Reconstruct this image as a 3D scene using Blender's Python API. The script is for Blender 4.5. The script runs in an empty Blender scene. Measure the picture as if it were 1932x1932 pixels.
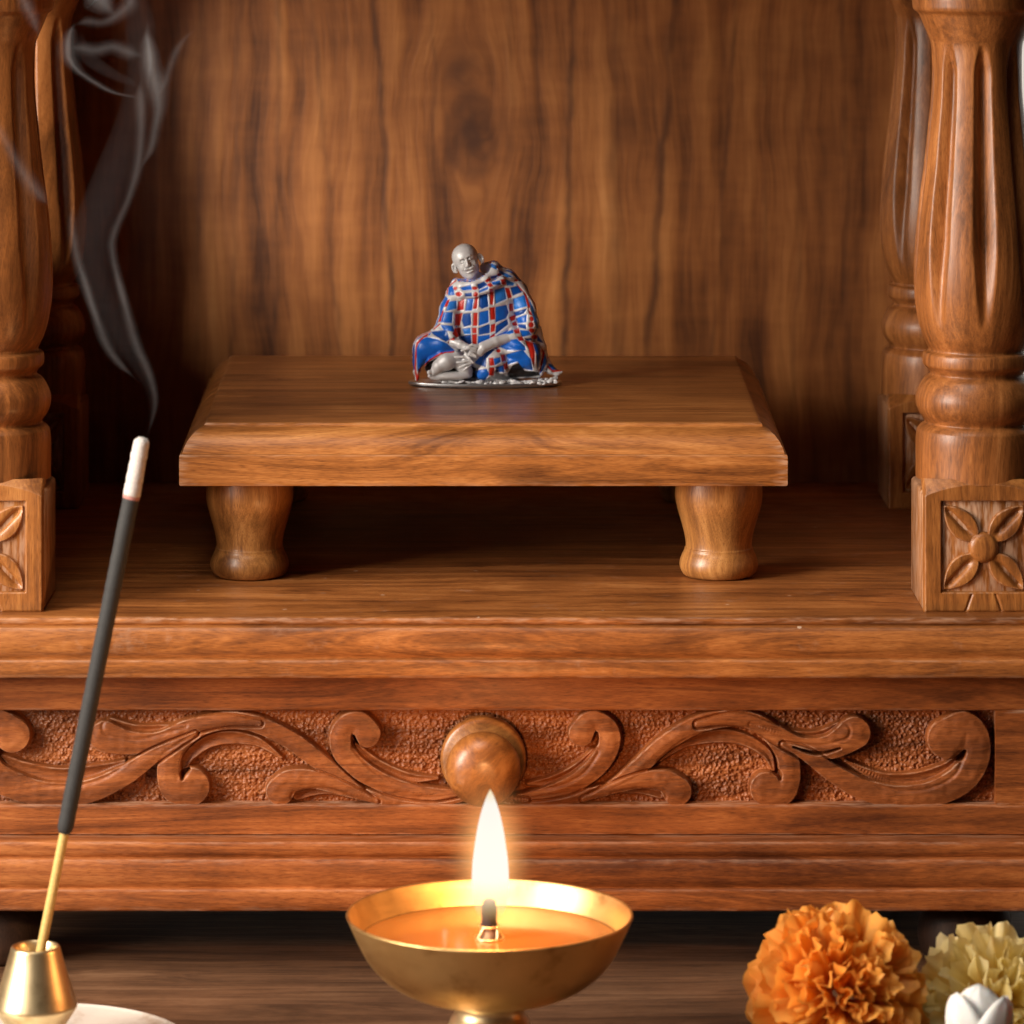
import bpy, math, random
import numpy as np
from mathutils import Vector, Matrix

random.seed(7)
rng = np.random.default_rng(7)
sc = bpy.context.scene
col = sc.collection

# ------------------------------------------------------------------ scale and camera
K = 0.0003            # one drawing unit in metres
FP = 7900.0           # focal length in drawing units
VX, VY = 912.0, -275.0
H = 1440.0            # camera height above the shelf, drawing units


def P(px, py, d):
    """photo position at relative depth d -> drawing units (x right, y away, z up)"""
    return ((px - VX) * d, (d - 1) * FP, H - (py - VY) * d)


cam_d = bpy.data.cameras.new('camera')
cam = bpy.data.objects.new('camera', cam_d)
col.objects.link(cam)
cam.location = (0, -FP * K, H * K)
cam.rotation_euler = (math.radians(90), 0, 0)
cam_d.sensor_width = 36
cam_d.lens = 36 * FP / 1932
cam_d.shift_x = (966 - VX) / 1932
cam_d.shift_y = -(966 - VY) / 1932
cam_d.clip_start = 0.05
cam_d.clip_end = 60
cam_d.dof.use_dof = True
cam_d.dof.focus_distance = FP * K * 1.055
cam_d.dof.aperture_fstop = 12.5
sc.camera = cam

# ------------------------------------------------------------------ world, lamps, exposure
w = bpy.data.worlds.new('World')
sc.world = w
w.use_nodes = True
w.node_tree.nodes['Background'].inputs[0].default_value = (1.0, 0.93, 0.86, 1)
w.node_tree.nodes['Background'].inputs[1].default_value = 0.010


def area(name, loc, target, size, power, color, sy=None):
    L = bpy.data.lights.new(name, 'AREA')
    L.energy = power
    L.color = color
    L.size = size
    if sy:
        L.shape = 'RECTANGLE'
        L.size_y = sy
    o = bpy.data.objects.new(name, L)
    col.objects.link(o)
    o.location = loc
    o.rotation_euler = (Vector(target) - Vector(loc)).to_track_quat('-Z', 'Y').to_euler()
    return o


area('window_light', (-1.48, -0.85, 0.58), (0.05, 0.12, 0.05), 0.70, 66, (1.0, 0.90, 0.79), 1.0)
area('side_window_light', (-1.05, -1.65, 0.40), (0.0, 0.0, -0.05), 0.8, 2.8, (1.0, 0.92, 0.84), 1.0)
area('ceiling_light', (-0.45, -0.75, 1.75), (0.05, 0.05, 0.0), 0.9, 17, (1.0, 0.91, 0.80))
area('far_wall_light', (1.3, 0.70, 0.5), (1.2, 1.7, 0.35), 0.5, 12, (1.0, 0.97, 0.93))

sc.view_settings.view_transform = 'Standard'
sc.view_settings.look = 'None'
sc.view_settings.exposure = 0.0
sc.view_settings.gamma = 1.0
sc.view_settings.use_curve_mapping = False
sc.render.engine = 'CYCLES'
sc.cycles.max_bounces = 4
sc.cycles.diffuse_bounces = 2
sc.cycles.glossy_bounces = 3
sc.cycles.use_adaptive_sampling = True
sc.cycles.adaptive_threshold = 0.02
sc.cycles.volume_bounces = 0
sc.cycles.transparent_max_bounces = 20
sc.cycles.caustics_reflective = False
sc.cycles.caustics_refractive = False
sc.cycles.sample_clamp_indirect = 4.0
sc.cycles.use_denoising = True

# ------------------------------------------------------------------ object helpers
ORG = {}


def thing(name, label, cat, base=(0, 0, 0), group=None):
    o = bpy.data.objects.new(name, None)
    col.objects.link(o)
    o.empty_display_size = 0.02
    o.location = Vector(base) * K
    ORG[o] = Vector(base)
    o['label'] = label
    o['category'] = cat
    if group:
        o['group'] = group
    return o


def obj(name, V, F, mat, parent=None, base=None, smooth=True, angle=None):
    """link one mesh; V in drawing units (world), kept relative to the thing's base"""
    org = ORG[parent] if parent is not None else Vector(base or (0, 0, 0))
    V = (np.asarray(V, dtype=np.float64) - np.array(org)) * K
    me = bpy.data.meshes.new(name)
    if isinstance(F, np.ndarray):
        n = len(F)
        me.vertices.add(len(V))
        me.vertices.foreach_set('co', V.astype(np.float32).ravel())
        me.loops.add(n * F.shape[1])
        me.loops.foreach_set('vertex_index', F.astype(np.int32).ravel())
        me.polygons.add(n)
        me.polygons.foreach_set('loop_start', np.arange(0, n * F.shape[1], F.shape[1], dtype=np.int32))
        me.update(calc_edges=True)
        me.validate()
    else:
        me.from_pydata(V.tolist(), [], F)
    if smooth:
        me.polygons.foreach_set('use_smooth', np.ones(len(me.polygons), dtype=bool))
        if angle:
            me.set_sharp_from_angle(angle=math.radians(angle))
    me.update()
    me.materials.append(mat)
    o = bpy.data.objects.new(name, me)
    col.objects.link(o)
    if parent is not None:
        o.parent = parent
    else:
        o.location = org * K
    ORG[o] = org
    return o


def tag(o, label, cat, group=None):
    o['label'] = label
    o['category'] = cat
    if group:
        o['group'] = group


class MB:
    def __init__(s):
        s.V = []
        s.F = []

    def add(s, V, F):
        b = len(s.V)
        s.V += [tuple(v) for v in V]
        s.F += [tuple(i + b for i in f) for f in F]


def lathe(prof, c, seg=64, axis='z', cap0=True, cap1=True, rfun=None):
    """prof: [(r, h)]; axis z: h up; axis y: h towards -y"""
    V, F = [], []
    n = len(prof)
    for (r, h) in prof:
        for j in range(seg):
            a = 2 * math.pi * j / seg
            rr = r if rfun is None else r * rfun(a, h)
            ca, sa = rr * math.cos(a), rr * math.sin(a)
            if axis == 'z':
                V.append((c[0] + ca, c[1] + sa, c[2] + h))
            else:
                V.append((c[0] + ca, c[1] - h, c[2] + sa))
    for i in range(n - 1):
        for j in range(seg):
            k = (j + 1) % seg
            F.append((i * seg + j, i * seg + k, (i + 1) * seg + k, (i + 1) * seg + j))
    if cap0:
        F.append(tuple(reversed(range(seg))))
    if cap1:
        F.append(tuple((n - 1) * seg + j for j in range(seg)))
    return V, F


def smooth_prof(pts, n=6):
    """Catmull-Rom through profile points"""
    out = []
    p = [pts[0]] + list(pts) + [pts[-1]]
    for i in range(1, len(p) - 2):
        for k in range(n):
            t = k / n
            q = []
            for a in range(len(pts[0])):
                p0, p1, p2, p3 = p[i - 1][a], p[i][a], p[i + 1][a], p[i + 2][a]
                q.append(0.5 * (2 * p1 + (p2 - p0) * t + (2 * p0 - 5 * p1 + 4 * p2 - p3) * t * t + (3 * p1 - p0 - 3 * p2 + p3) * t ** 3))
            out.append(tuple(q))
    out.append(tuple(pts[-1]))
    return out


def wob(x, seed, amp):
    r = random.Random(seed)
    s = 0
    for f in (0.004, 0.011, 0.03, 0.07):
        s += math.sin(x * f * 6.28 + r.uniform(0, 6.28)) * r.uniform(.3, 1)
    return amp * s / 2


def extrude_x(prof, x0, x1, nseg=150, jitter=0.35, seed=1, closed=False):
    """prof [(y,z)] run along x, with small hand-planed irregularity"""
    V, F = [], []
    n = len(prof)
    for i in range(nseg + 1):
        x = x0 + (x1 - x0) * i / nseg
        for j, (y, z) in enumerate(prof):
            V.append((x, y + wob(x, seed * 31 + j, jitter), z + wob(x, seed * 57 + j, jitter * .8)))
    m = n if closed else n - 1
    for i in range(nseg):
        for j in range(m):
            k = (j + 1) % n
            F.append((i * n + j, i * n + k, (i + 1) * n + k, (i + 1) * n + j))
    F.append(tuple(range(n)))
    F.append(tuple(nseg * n + j for j in reversed(range(n))))
    return V, F


def box(x0, x1, y0, y1, z0, z1, b=2.0):
    """box with chamfered edges"""
    V = []
    for sx, xa in ((1, x0), (-1, x1)):
        for sy, ya in ((1, y0), (-1, y1)):
            for sz, za in ((1, z0), (-1, z1)):
                V += [(xa + sx * b, ya + sy * b, za), (xa + sx * b, ya, za + sz * b), (xa, ya + sy * b, za + sz * b)]
    import bmesh
    bm = bmesh.new()
    for v in V:
        bm.verts.new(v)
    bmesh.ops.convex_hull(bm, input=bm.verts)
    bmesh.ops.dissolve_limit(bm, angle_limit=0.01, verts=bm.verts, edges=bm.edges)
    bm.verts.ensure_lookup_table()
    bm.verts.index_update()
    VV = [tuple(v.co) for v in bm.verts]
    FF = [tuple(v.index for v in f.verts) for f in bm.faces]
    bm.free()
    return VV, FF


def tube(path, radii, seg=12, flat=None, caps=True):
    """swept tube; flat=(vector, ratio) squashes the section along a direction"""
    path = [Vector(p) for p in path]
    V, F = [], []
    n = len(path)
    up = Vector((0, 1, 0))
    for i, p in enumerate(path):
        t = (path[min(i + 1, n - 1)] - path[max(i - 1, 0)]).normalized()
        a = t.cross(up)
        if a.length < 1e-4:
            a = t.cross(Vector((1, 0, 0)))
        a.normalize()
        b = a.cross(t).normalized()
        r = radii[i]
        ra, rb = (r if not isinstance(r, tuple) else r[0]), (r if not isinstance(r, tuple) else r[1])
        for j in range(seg):
            an = 2 * math.pi * j / seg
            V.append(tuple(p + a * (math.cos(an) * ra) + b * (math.sin(an) * rb)))
    for i in range(n - 1):
        for j in range(seg):
            k = (j + 1) % seg
            F.append((i * seg + j, (i + 1) * seg + j, (i + 1) * seg + k, i * seg + k))
    if caps:
        F.append(tuple(range(seg)))
        F.append(tuple((n - 1) * seg + j for j in reversed(range(seg))))
    return V, F


# ------------------------------------------------------------------ material helpers
class NT:
    def __init__(s, name):
        s.m = bpy.data.materials.new(name)
        s.m.use_nodes = True
        s.t = s.m.node_tree
        s.t.nodes.clear()
        s.out = s.t.nodes.new('ShaderNodeOutputMaterial')

    def n(s, typ, ins=None, **kw):
        nd = s.t.nodes.new(typ)
        for k, v in kw.items():
            setattr(nd, k, v)
        for k, v in (ins or {}).items():
            s.set(nd.inputs[k], v)
        return nd

    def set(s, sock, v):
        if isinstance(v, bpy.types.NodeSocket):
            s.t.links.new(v, sock)
        else:
            sock.default_value = v

    def math(s, op, a, b=0.0, c=0.0, clamp=False):
        nd = s.t.nodes.new('ShaderNodeMath')
        nd.operation = op
        nd.use_clamp = clamp
        s.set(nd.inputs[0], a)
        s.set(nd.inputs[1], b)
        s.set(nd.inputs[2], c)
        return nd.outputs[0]

    def ramp(s, fac, stops, interp='LINEAR'):
        nd = s.t.nodes.new('ShaderNodeValToRGB')
        nd.color_ramp.interpolation = interp
        el = nd.color_ramp.elements
        while len(el) > len(stops):
            el.remove(el[-1])
        while len(el) < len(stops):
            el.new(0.5)
        for e, (p, c) in zip(el, stops):
            e.position = p
            e.color = tuple(c) + (1,) if len(c) == 3 else c
        s.set(nd.inputs[0], fac)
        return nd

    def mix(s, fac, a, b, blend='MIX'):
        nd = s.t.nodes.new('ShaderNodeMix')
        nd.data_type = 'RGBA'
        nd.blend_type = blend
        s.set(nd.inputs[0], fac)
        s.set(nd.inputs[6], a)
        s.set(nd.inputs[7], b)
        return nd.outputs[2]

    def noise(s, vec, scale, detail=3.0, rough=0.55, dist=0.0):
        return s.n('ShaderNodeTexNoise', {'Vector': vec, 'Scale': scale, 'Detail': detail, 'Roughness': rough, 'Distortion': dist}).outputs['Fac']

    def mapping(s, vec, scale, loc=(0, 0, 0)):
        return s.n('ShaderNodeMapping', {'Vector': vec, 'Scale': scale, 'Location': loc}).outputs[0]


def wood(name, axis='x', dark=(.085, .028, .010), mid=(.25, .095, .036), light=(.40, .18, .078), rough=.42, coat=.25,
         seed=0.0, fig=1.0, wear=0.0, bump=.25, specks=False):
    t = NT(name)
    tc = t.n('ShaderNodeTexCoord').outputs['Object']
    rnd = t.n('ShaderNodeObjectInfo').outputs['Random']
    off = t.n('ShaderNodeCombineXYZ', {0: t.math('MULTIPLY', rnd, 3.1), 1: t.math('MULTIPLY', rnd, 1.7), 2: t.math('MULTIPLY_ADD', rnd, 2.3, seed)}).outputs[0]
    co = t.n('ShaderNodeVectorMath', {0: tc, 1: off}, operation='ADD').outputs[0]

    def sv(along, across):
        return {'x': (along, across, across), 'y': (across, along, across), 'z': (across, across, along)}[axis]
    big = t.noise(t.mapping(co, sv(4 * fig, 26 * fig)), 1.0, 1, .5, .4)
    warp = t.n('ShaderNodeVectorMath', {0: co, 1: t.n('ShaderNodeCombineXYZ', {0: t.math('MULTIPLY', big, .05), 1: t.math('MULTIPLY', big, .05), 2: t.math('MULTIPLY', big, .05)}).outputs[0]}, operation='ADD').outputs[0]
    fig1 = t.noise(t.mapping(warp, sv(4, 75)), 1.0, 3, .6)
    grain = t.noise(t.mapping(warp, sv(16, 430)), 1.0, 2, .65)
    pores = t.noise(t.mapping(co, sv(170, 3200)), 1.0, 1, .6)
    blot = t.noise(co, 22.0, 1, .55)
    v = t.math('MULTIPLY_ADD', fig1, .62, t.math('MULTIPLY', grain, .34))
    v = t.math('ADD', v, t.math('MULTIPLY', blot, .22))
    v = t.math('ADD', v, t.math('MULTIPLY_ADD', pores, .26, -.225))
    cr = t.ramp(v, [(.30, dark), (.44, tuple(.5 * (a + b) for a, b in zip(dark, mid))), (.54, mid), (.72, light)])
    c = cr.outputs[0]
    # dark pore flecks
    fl = t.ramp(pores, [(.30, (1, 1, 1)), (.40, (0, 0, 0))]).outputs[0]
    c = t.mix(t.math('MULTIPLY', fl, .35), c, tuple(x * .5 for x in dark) + (1,))
    # dark streaks
    st = t.noise(t.mapping(co, sv(9, 300)), 1.0, 1, .5)
    stf = t.ramp(st, [(.66, (0, 0, 0)), (.74, (1, 1, 1))]).outputs[0]
    c = t.mix(t.math('MULTIPLY', stf, .30), c, tuple(x * .6 for x in dark) + (1,))
    if wear > 0:
        pt = t.n('ShaderNodeNewGeometry').outputs['Pointiness']
        e = t.ramp(pt, [(.522, (0, 0, 0)), (.57, (1, 1, 1))]).outputs[0]
        wn = t.noise(t.mapping(co, sv(60, 400)), 1.0, 2, .7)
        wf = t.ramp(wn, [(.42, (0, 0, 0)), (.60, (1, 1, 1))]).outputs[0]
        c = t.mix(t.math('MULTIPLY', t.math('MULTIPLY', e, wf), wear), c, (.62, .40, .27, 1))
    if specks:
        vo = t.n('ShaderNodeTexVoronoi', {'Vector': t.mapping(co, (55, 70, 70)), 'Scale': 1.0})
        pick = t.math('LESS_THAN', t.n('ShaderNodeSeparateColor', {0: vo.outputs['Color']}).outputs[0], .16)
        near = t.math('LESS_THAN', t.math('ADD', vo.outputs['Distance'], t.math('MULTIPLY', pores, .05)), .095)
        c = t.mix(t.math('MULTIPLY', t.math('MULTIPLY', pick, near), .6), c, (.70, .55, .42, 1))
        dust = t.ramp(t.noise(co, 60.0, 5, .7), [(.60, (0, 0, 0)), (.78, (1, 1, 1))]).outputs[0]
        c = t.mix(t.math('MULTIPLY', dust, .22), c, (.60, .42, .30, 1))
    ro = t.math('MULTIPLY_ADD', grain, -.25, rough + .14)
    h = t.math('ADD', t.math('MULTIPLY', pores, .5), t.math('MULTIPLY', grain, .8))
    bp = t.n('ShaderNodeBump', {'Strength': bump, 'Distance': .0006, 'Height': h}).outputs[0]
    pb = t.n('ShaderNodeBsdfPrincipled', {'Base Color': c, 'Roughness': ro, 'Coat Weight': coat, 'Coat Roughness': .28, 'Specular IOR Level': .32, 'Normal': bp})
    t.t.links.new(pb.outputs[0], t.out.inputs[0])
    return t.m


M = {}
M['shelf'] = wood('shelf_wood', 'x', dark=(.085, .023, .005), mid=(.33, .112, .026), light=(.56, .230, .068), wear=.55, seed=1.0, coat=.14, rough=.42, specks=True)
M['drawer'] = wood('drawer_wood', 'x', dark=(.075, .018, .004), mid=(.285, .082, .019), light=(.48, .170, .048), wear=.5, seed=2.0, coat=.06, rough=.46)
M['carved'] = wood('carved_wood', 'x', dark=(.09, .024, .006), mid=(.29, .084, .021), light=(.46, .162, .049), wear=.5, seed=3.0, bump=.2, coat=.05, rough=.48)
M['stool'] = wood('stool_wood', 'x', dark=(.10, .029, .006), mid=(.37, .134, .032), light=(.58, .255, .078), wear=.5, seed=4.0, coat=.16, rough=.36)
M['turned'] = wood('turned_wood', 'z', dark=(.095, .029, .006), mid=(.32, .112, .028), light=(.50, .205, .062), wear=.15, seed=5.0, coat=.28, rough=.42)
M['leg'] = wood('leg_wood', 'z', dark=(.15, .05, .012), mid=(.46, .195, .052), light=(.66, .33, .11), wear=.1, seed=6.0, coat=.5, rough=.36)
M['board'] = wood('board_wood', 'x', dark=(.075, .018, .004), mid=(.28, .09, .022), light=(.46, .175, .05), seed=12.0, coat=.1, rough=.45)
M['table'] = wood('table_wood', 'x', dark=(.05, .022, .010), mid=(.165, .078, .037), light=(.27, .145, .075), seed=7.0, coat=.0, rough=.55)

# ------------------------------------------------------------------ the setting
V, F = box(-8000, 8000, -6000, 9000, -760, -680, 2)
o = obj('ground', V, F, M['table'], smooth=False)
o['kind'] = 'structure'
t = NT('plaster')
n1 = t.noise(t.n('ShaderNodeTexCoord').outputs['Object'], 6.0, 4)
pb = t.n('ShaderNodeBsdfPrincipled', {'Base Color': t.ramp(n1, [(.3, (.74, .72, .68)), (.7, (.80, .78, .75))]).outputs[0], 'Roughness': .8})
t.t.links.new(pb.outputs[0], t.out.inputs[0])
V, F = box(-8000, 8000, 5600, 5900, -680, 8000, 2)
o = obj('wall', V, F, t.m, smooth=False)
o['kind'] = 'structure'

# ------------------------------------------------------------------ the shrine
shrine = thing('wooden_shrine', 'carved brown wooden home shrine with turned pillars, back panel and a scroll-carved drawer', 'shrine', (0, 800, -680))
YB = (1.215 - 1) * FP      # front face of the back panel

slab = [(YB + 60, 0), (900, 0), (14, 0), (8, -.6), (3, -3), (1.5, -7), (2, -12), (5, -14.5), (5, -15.5), (-3, -16.5), (-7, -19), (-11, -26), (-14.5, -36), (-16, -48), (-15, -60), (-12, -69), (-9, -73.5), (-9, -75.5),
        (-15, -76.5), (-18, -79), (-19, -83), (-19, -96), (-19, -106), (-17.5, -110), (-13, -112), (40, -112), (YB + 60, -112)]
V, F = extrude_x(slab, -1190, 1190, 240, .45, 3, closed=True)
obj('top_slab', V, F, M['shelf'], shrine, angle=50)

V, F = box(-1150, 1150, 100, YB + 40, -551, -114, 2)
obj('carcass', V, F, M['board'], shrine, smooth=False)

base = [(112, -424), (30, -424), (8, -424), (4, -425.5), (2.5, -428), (1.5, -434), (1.5, -442), (3, -449), (6, -452), (6, -453.5), (-2, -454.5), (-5, -457), (-8, -466), (-9.5, -478), (-9, -492),
        (-7, -502), (-4, -507), (-3.5, -508.5), (-10, -509.5), (-12.5, -512), (-13.5, -516), (-13.5, -532), (-13.5, -546), (-12, -550), (-8, -552), (112, -552)]
V, F = extrude_x(base, -1190, 1190, 240, .5, 9, closed=True)
obj('base_moulding', V, F, M['drawer'], shrine, angle=50)

V, F = box(-1250, 1250, -60, YB + 80, 1262, 1420, 6)
obj('unseen_canopy', V, F, M['board'], shrine, smooth=False)  # unseen roof, added to block the ceiling light over shelf and panel

# drawer: frame, carved panel, knob
YD = 55.0
ZT, ZB, XE = -187.3, -365.5, 973.0
drawer_top = [(112, -113), (YD + 1, -113), (YD, -117), (YD, -150), (YD, -178), (YD, -182), (YD + 1.5, ZT + 1.5), (YD + 4, ZT), (112, ZT)]
mb = MB()
mb.add(*extrude_x(drawer_top, -1150, 1150, 200, .35, 12, closed=True))
drawer_low = [(112, ZB), (YD + 4, ZB), (YD + 1.5, ZB - 1.5), (YD, ZB - 4), (YD, -374), (YD, -390), (YD, -414), (YD, -419), (YD, -421.5), (YD + 2, -423), (112, -423)]
mb.add(*extrude_x(drawer_low, -1150, 1150, 200, .35, 14, closed=True))
stile = [(112, ZT + .5), (YD + .8, ZT + .5)] + [(YD + .8, ZT + (ZB - ZT) * i / 30) for i in range(1, 30)] + [(YD + .8, ZB - .5), (112, ZB - .5)]
mb.add(*extrude_x(stile, -1150, -XE, 30, .3, 15, closed=True))
mb.add(*extrude_x(stile, XE, 1150, 30, .3, 16, closed=True))
drawer = obj('drawer', mb.V, mb.F, M['drawer'], shrine, angle=50)

DP = 1.0098


def L7(zx, zy):
    return ((zx * .5 - VX) * DP, H - (1255.8 + zy * .5 + 275) * DP)


def R8(zx, zy):
    return ((966 + zx * .5 - VX) * DP, H - (1255.8 + zy * .5 + 275) * DP)


# strokes: list of (x, y, half width) in close-up pixels; 'b' = round tip radius
RS = [
    [(-60, 500, 10), (60, 502, 24), (180, 492, 30), (300, 478, 26), (400, 440, 14)],
    [(20, 492, 14), (140, 470, 26), (245, 430, 36), (325, 365, 42), (365, 295, 42), (362, 238, 42), (320, 200, 36), (285, 210, 40), (262, 250, 50)],
    [(300, 488, 14), (395, 440, 26), (480, 375, 34), (575, 290, 34), (690, 222, 36), (800, 195, 34), (900, 205, 34), (985, 255, 40), (1035, 330, 42), (1045, 405, 44), (1020, 470, 50), (960, 458, 64)],
    [(270, 498, 14), (400, 450, 26), (500, 425, 34), (580, 432, 44), (622, 468, 56)],
    [(700, 215, 16), (850, 196, 28), (980, 245, 34), (1090, 300, 38), (1200, 300, 48), (1290, 248, 62)],
    [(1020, 290, 12), (1110, 330, 28), (1210, 400, 36), (1320, 460, 42), (1450, 488, 44), (1580, 478, 50), (1690, 425, 56), (1745, 345, 54), (1745, 265, 54), (1705, 218, 52), (1640, 270, 76)],
]
RG = [  # gouged hollows (depth) running inside leaves
    [(560, 355, 10), (660, 290, 20), (780, 265, 28), (880, 280, 26), (960, 330, 22), (985, 390, 12)],
    [(900, 215, 8), (1040, 255, 18), (1150, 268, 26), (1240, 240, 34)],
    [(1260, 360, 10), (1400, 425, 26), (1530, 430, 34), (1640, 390, 30), (1690, 330, 12)],
    [(60, 445, 10), (160, 430, 22), (250, 385, 24), (310, 320, 16)],
    [(380, 480, 8), (480, 470, 16), (560, 485, 20)],
]
LS = [
    [(1990, 500, 10), (1800, 480, 20), (1700, 492, 28), (1560, 506, 32), (1420, 495, 28), (1300, 455, 14)],
    [(1760, 470, 12), (1640, 478, 26), (1500, 455, 34), (1380, 400, 40), (1305, 330, 44), (1285, 262, 42), (1315, 212, 38), (1360, 212, 44), (1385, 250, 54)],
    [(1400, 500, 14), (1290, 420, 28), (1180, 335, 36), (1080, 265, 36), (950, 210, 34), (830, 205, 36), (735, 235, 40), (660, 305, 44), (640, 385, 46), (660, 455, 54), (722, 450, 72)],
    [(1420, 505, 14), (1300, 460, 28), (1190, 425, 36), (1100, 430, 46), (1058, 468, 54)],
    [(980, 210, 14), (850, 200, 26), (720, 225, 32), (600, 280, 38), (490, 285, 46), (400, 262, 60)],
    [(740, 250, 12), (590, 330, 30), (470, 410, 40), (330, 470, 46), (190, 480, 48), (80, 455, 52), (-20, 405, 56), (-70, 330, 56), (-70, 250, 54), (-20, 205, 52), (50, 255, 68)],
]
LG = [
    [(1060, 345, 10), (980, 290, 20), (880, 270, 28), (790, 285, 28), (715, 340, 24), (695, 400, 12)],
    [(700, 220, 8), (610, 235, 18), (510, 245, 28), (420, 225, 32)],
    [(470, 360, 10), (360, 400, 30), (220, 415, 34), (90, 385, 28), (10, 340, 12)],
    [(1650, 425, 10), (1540, 420, 22), (1430, 375, 24), (1345, 300, 14)],
    [(1330, 495, 8), (1220, 470, 18), (1120, 490, 20)],
]


def stroke_field(pts, X, Z, conv):
    sp = smooth_prof(pts, 14)
    q = np.array([conv(a, b) for a, b, _ in sp])
    hw = np.array([c for _, _, c in sp]) * .52 * DP
    best = np.full(X.shape, 1e9)
    bw = np.ones(X.shape)
    x0, x1 = q[:, 0].min() - 50, q[:, 0].max() + 50
    ii = np.where((X[0] >= x0) & (X[0] <= x1))[0]
    if len(ii) == 0:
        return best, bw
    s = slice(ii[0], ii[-1] + 1)
    B, W_ = best[:, s], bw[:, s]
    for (cx, cz), h in zip(q, hw):
        d = np.hypot(X[:, s] - cx, Z[:, s] - cz) - h
        m = d < B
        B[m] = d[m]
        W_[m] = h
    return best, bw


def sstep(a, b, x):
    t_ = np.clip((x - a) / (b - a), 0, 1)
    return t_ * t_ * (3 - 2 * t_)


def vnoise(shape, cell, seed):
    """smooth value noise on a grid"""
    r = np.random.default_rng(seed)
    ny, nx = shape
    gy, gx = int(ny / cell) + 3, int(nx / cell) + 3
    g = r.random((gy, gx))
    yy = np.arange(ny) / cell
    xx = np.arange(nx) / cell
    iy, ix = yy.astype(int), xx.astype(int)
    fy, fx = yy - iy, xx - ix
    fy, fx = (fy * fy * (3 - 2 * fy))[:, None], (fx * fx * (3 - 2 * fx))[None, :]
    a = g[np.ix_(iy, ix)] * (1 - fx) + g[np.ix_(iy, ix + 1)] * fx
    b = g[np.ix_(iy + 1, ix)] * (1 - fx) + g[np.ix_(iy + 1, ix + 1)] * fx
    return a * (1 - fy) + b * fy


st_ = 1.15
nx, nz = int(2 * XE / st_), int((ZT - ZB) / st_)
xs, zs = np.linspace(-XE, XE, nx), np.linspace(ZB, ZT, nz)
X, Z = np.meshgrid(xs, zs)
bgn = vnoise(X.shape, 4.2, 3) + .7 * vnoise(X.shape, 2.6, 4)
hf = -2.0 + 2.2 * (bgn - .8) + 1.6 * (vnoise(X.shape, 40, 8) - .5)
cover = np.zeros_like(hf)
for SS, conv in ((RS, R8), (LS, L7)):
    for k, s in enumerate(SS):
        d, bw = stroke_field(s, X, Z, conv)
        ins = -d
        prof = sstep(-1.2, 2.4, ins) * 14.5 + 1.2 * sstep(2, 20, ins)
        prof = np.where(ins > -1.8, prof - 2.0, -99)
        # each later branch tucks a hair lower where it meets the earlier one
        seam = np.exp(-((ins) / 2.2) ** 2) * 3.0
        hf = np.where((ins > -3) & (cover > .5), np.maximum(hf, prof) - seam * (prof < hf + 3), np.maximum(hf, prof))
        cover = np.maximum(cover, (ins > 0) * 1.0)
for SS, conv in ((RG, R8), (LG, L7)):
    for s in SS:
        d, bw = stroke_field(s, X, Z, conv)
        ins = -d
        low = -2 + 7.5 * sstep(-1.5, 4, ins) - 2.5 * sstep(2, 14, ins)
        hf = np.where(ins > -1.5, np.maximum(hf, low), hf)
        rim_ = np.clip(1 - np.abs(ins - 1) / 5.0, 0, 1) * (cover > .5)
        hf -= 1.0 * rim_
NOTCH = [([(975, 385, 6), (1002, 398, 11), (1010, 420, 5)], R8), ([(318, 250, 6), (312, 285, 12), (296, 312, 6)], R8), ([(1705, 318, 6), (1690, 340, 12), (1660, 352, 5)], R8), ([(1235, 305, 3), (1150, 325, 7), (1060, 300, 3)], R8),
         ([(1335, 262, 6), (1340, 288, 12), (1356, 314, 6)], L7), ([(715, 385, 6), (694, 398, 11), (690, 420, 5)], L7)]
for s, conv in NOTCH:
    d, bw = stroke_field(s, X, Z, conv)
    hf -= 11 * sstep(-1.5, 2.5, -d) * (cover > .5)
hf += .5 * (vnoise(X.shape, 9, 21) - .5)
# worn edge against the frame
hf *= 1.95
YP = YD + 29
Vp = np.stack([X.ravel(), (YP - hf).ravel(), Z.ravel()], 1)


def gridfaces(ny_, nx_):
    i = np.arange(ny_ * nx_).reshape(ny_, nx_)
    return np.stack([i[:-1, :-1].ravel(), i[:-1, 1:].ravel(), i[1:, 1:].ravel(), i[1:, :-1].ravel()], 1)


obj('carved_panel', Vp, gridfaces(nz, nx), M['carved'], drawer)

kp = smooth_prof([(0.01, -16), (60, -16), (79, -14), (81, -6), (81, 6), (77, 13), (64, 19), (50, 26), (46, 36), (52, 48), (64, 64), (70, 84), (66, 106), (50, 124), (27, 134), (10, 136.5), (0.01, 137)], 5)
V, F = lathe(kp, (0, YD, -279), 72, 'y', False, False)
M['knob'] = wood('knob_wood', 'y', dark=(.11, .034, .008), mid=(.33, .12, .027), light=(.48, .20, .055), seed=11.0, coat=.5, rough=.32)
obj('drawer_knob', V, F, M['knob'], drawer)

# added boards, hidden behind the posts, that keep side light off the shelf
for sx in (-1, 1):
    V, F = box(sx * 1006 - 8, sx * 1006 + 8, 285, (1.18 - 1) * FP - 116, -2, 560, 3)
    obj('shade_board', V, F, M['board'], shrine, smooth=False)

    V, F = box(sx * 1006 - 9, sx * 1006 + 9, (1.18 - 1) * FP + 60, YB + 2, -2, 1261, 3)  # added hidden board, shades the outer edge of the back panel
    obj('shade_return', V, F, M['board'], shrine, smooth=False)

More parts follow.
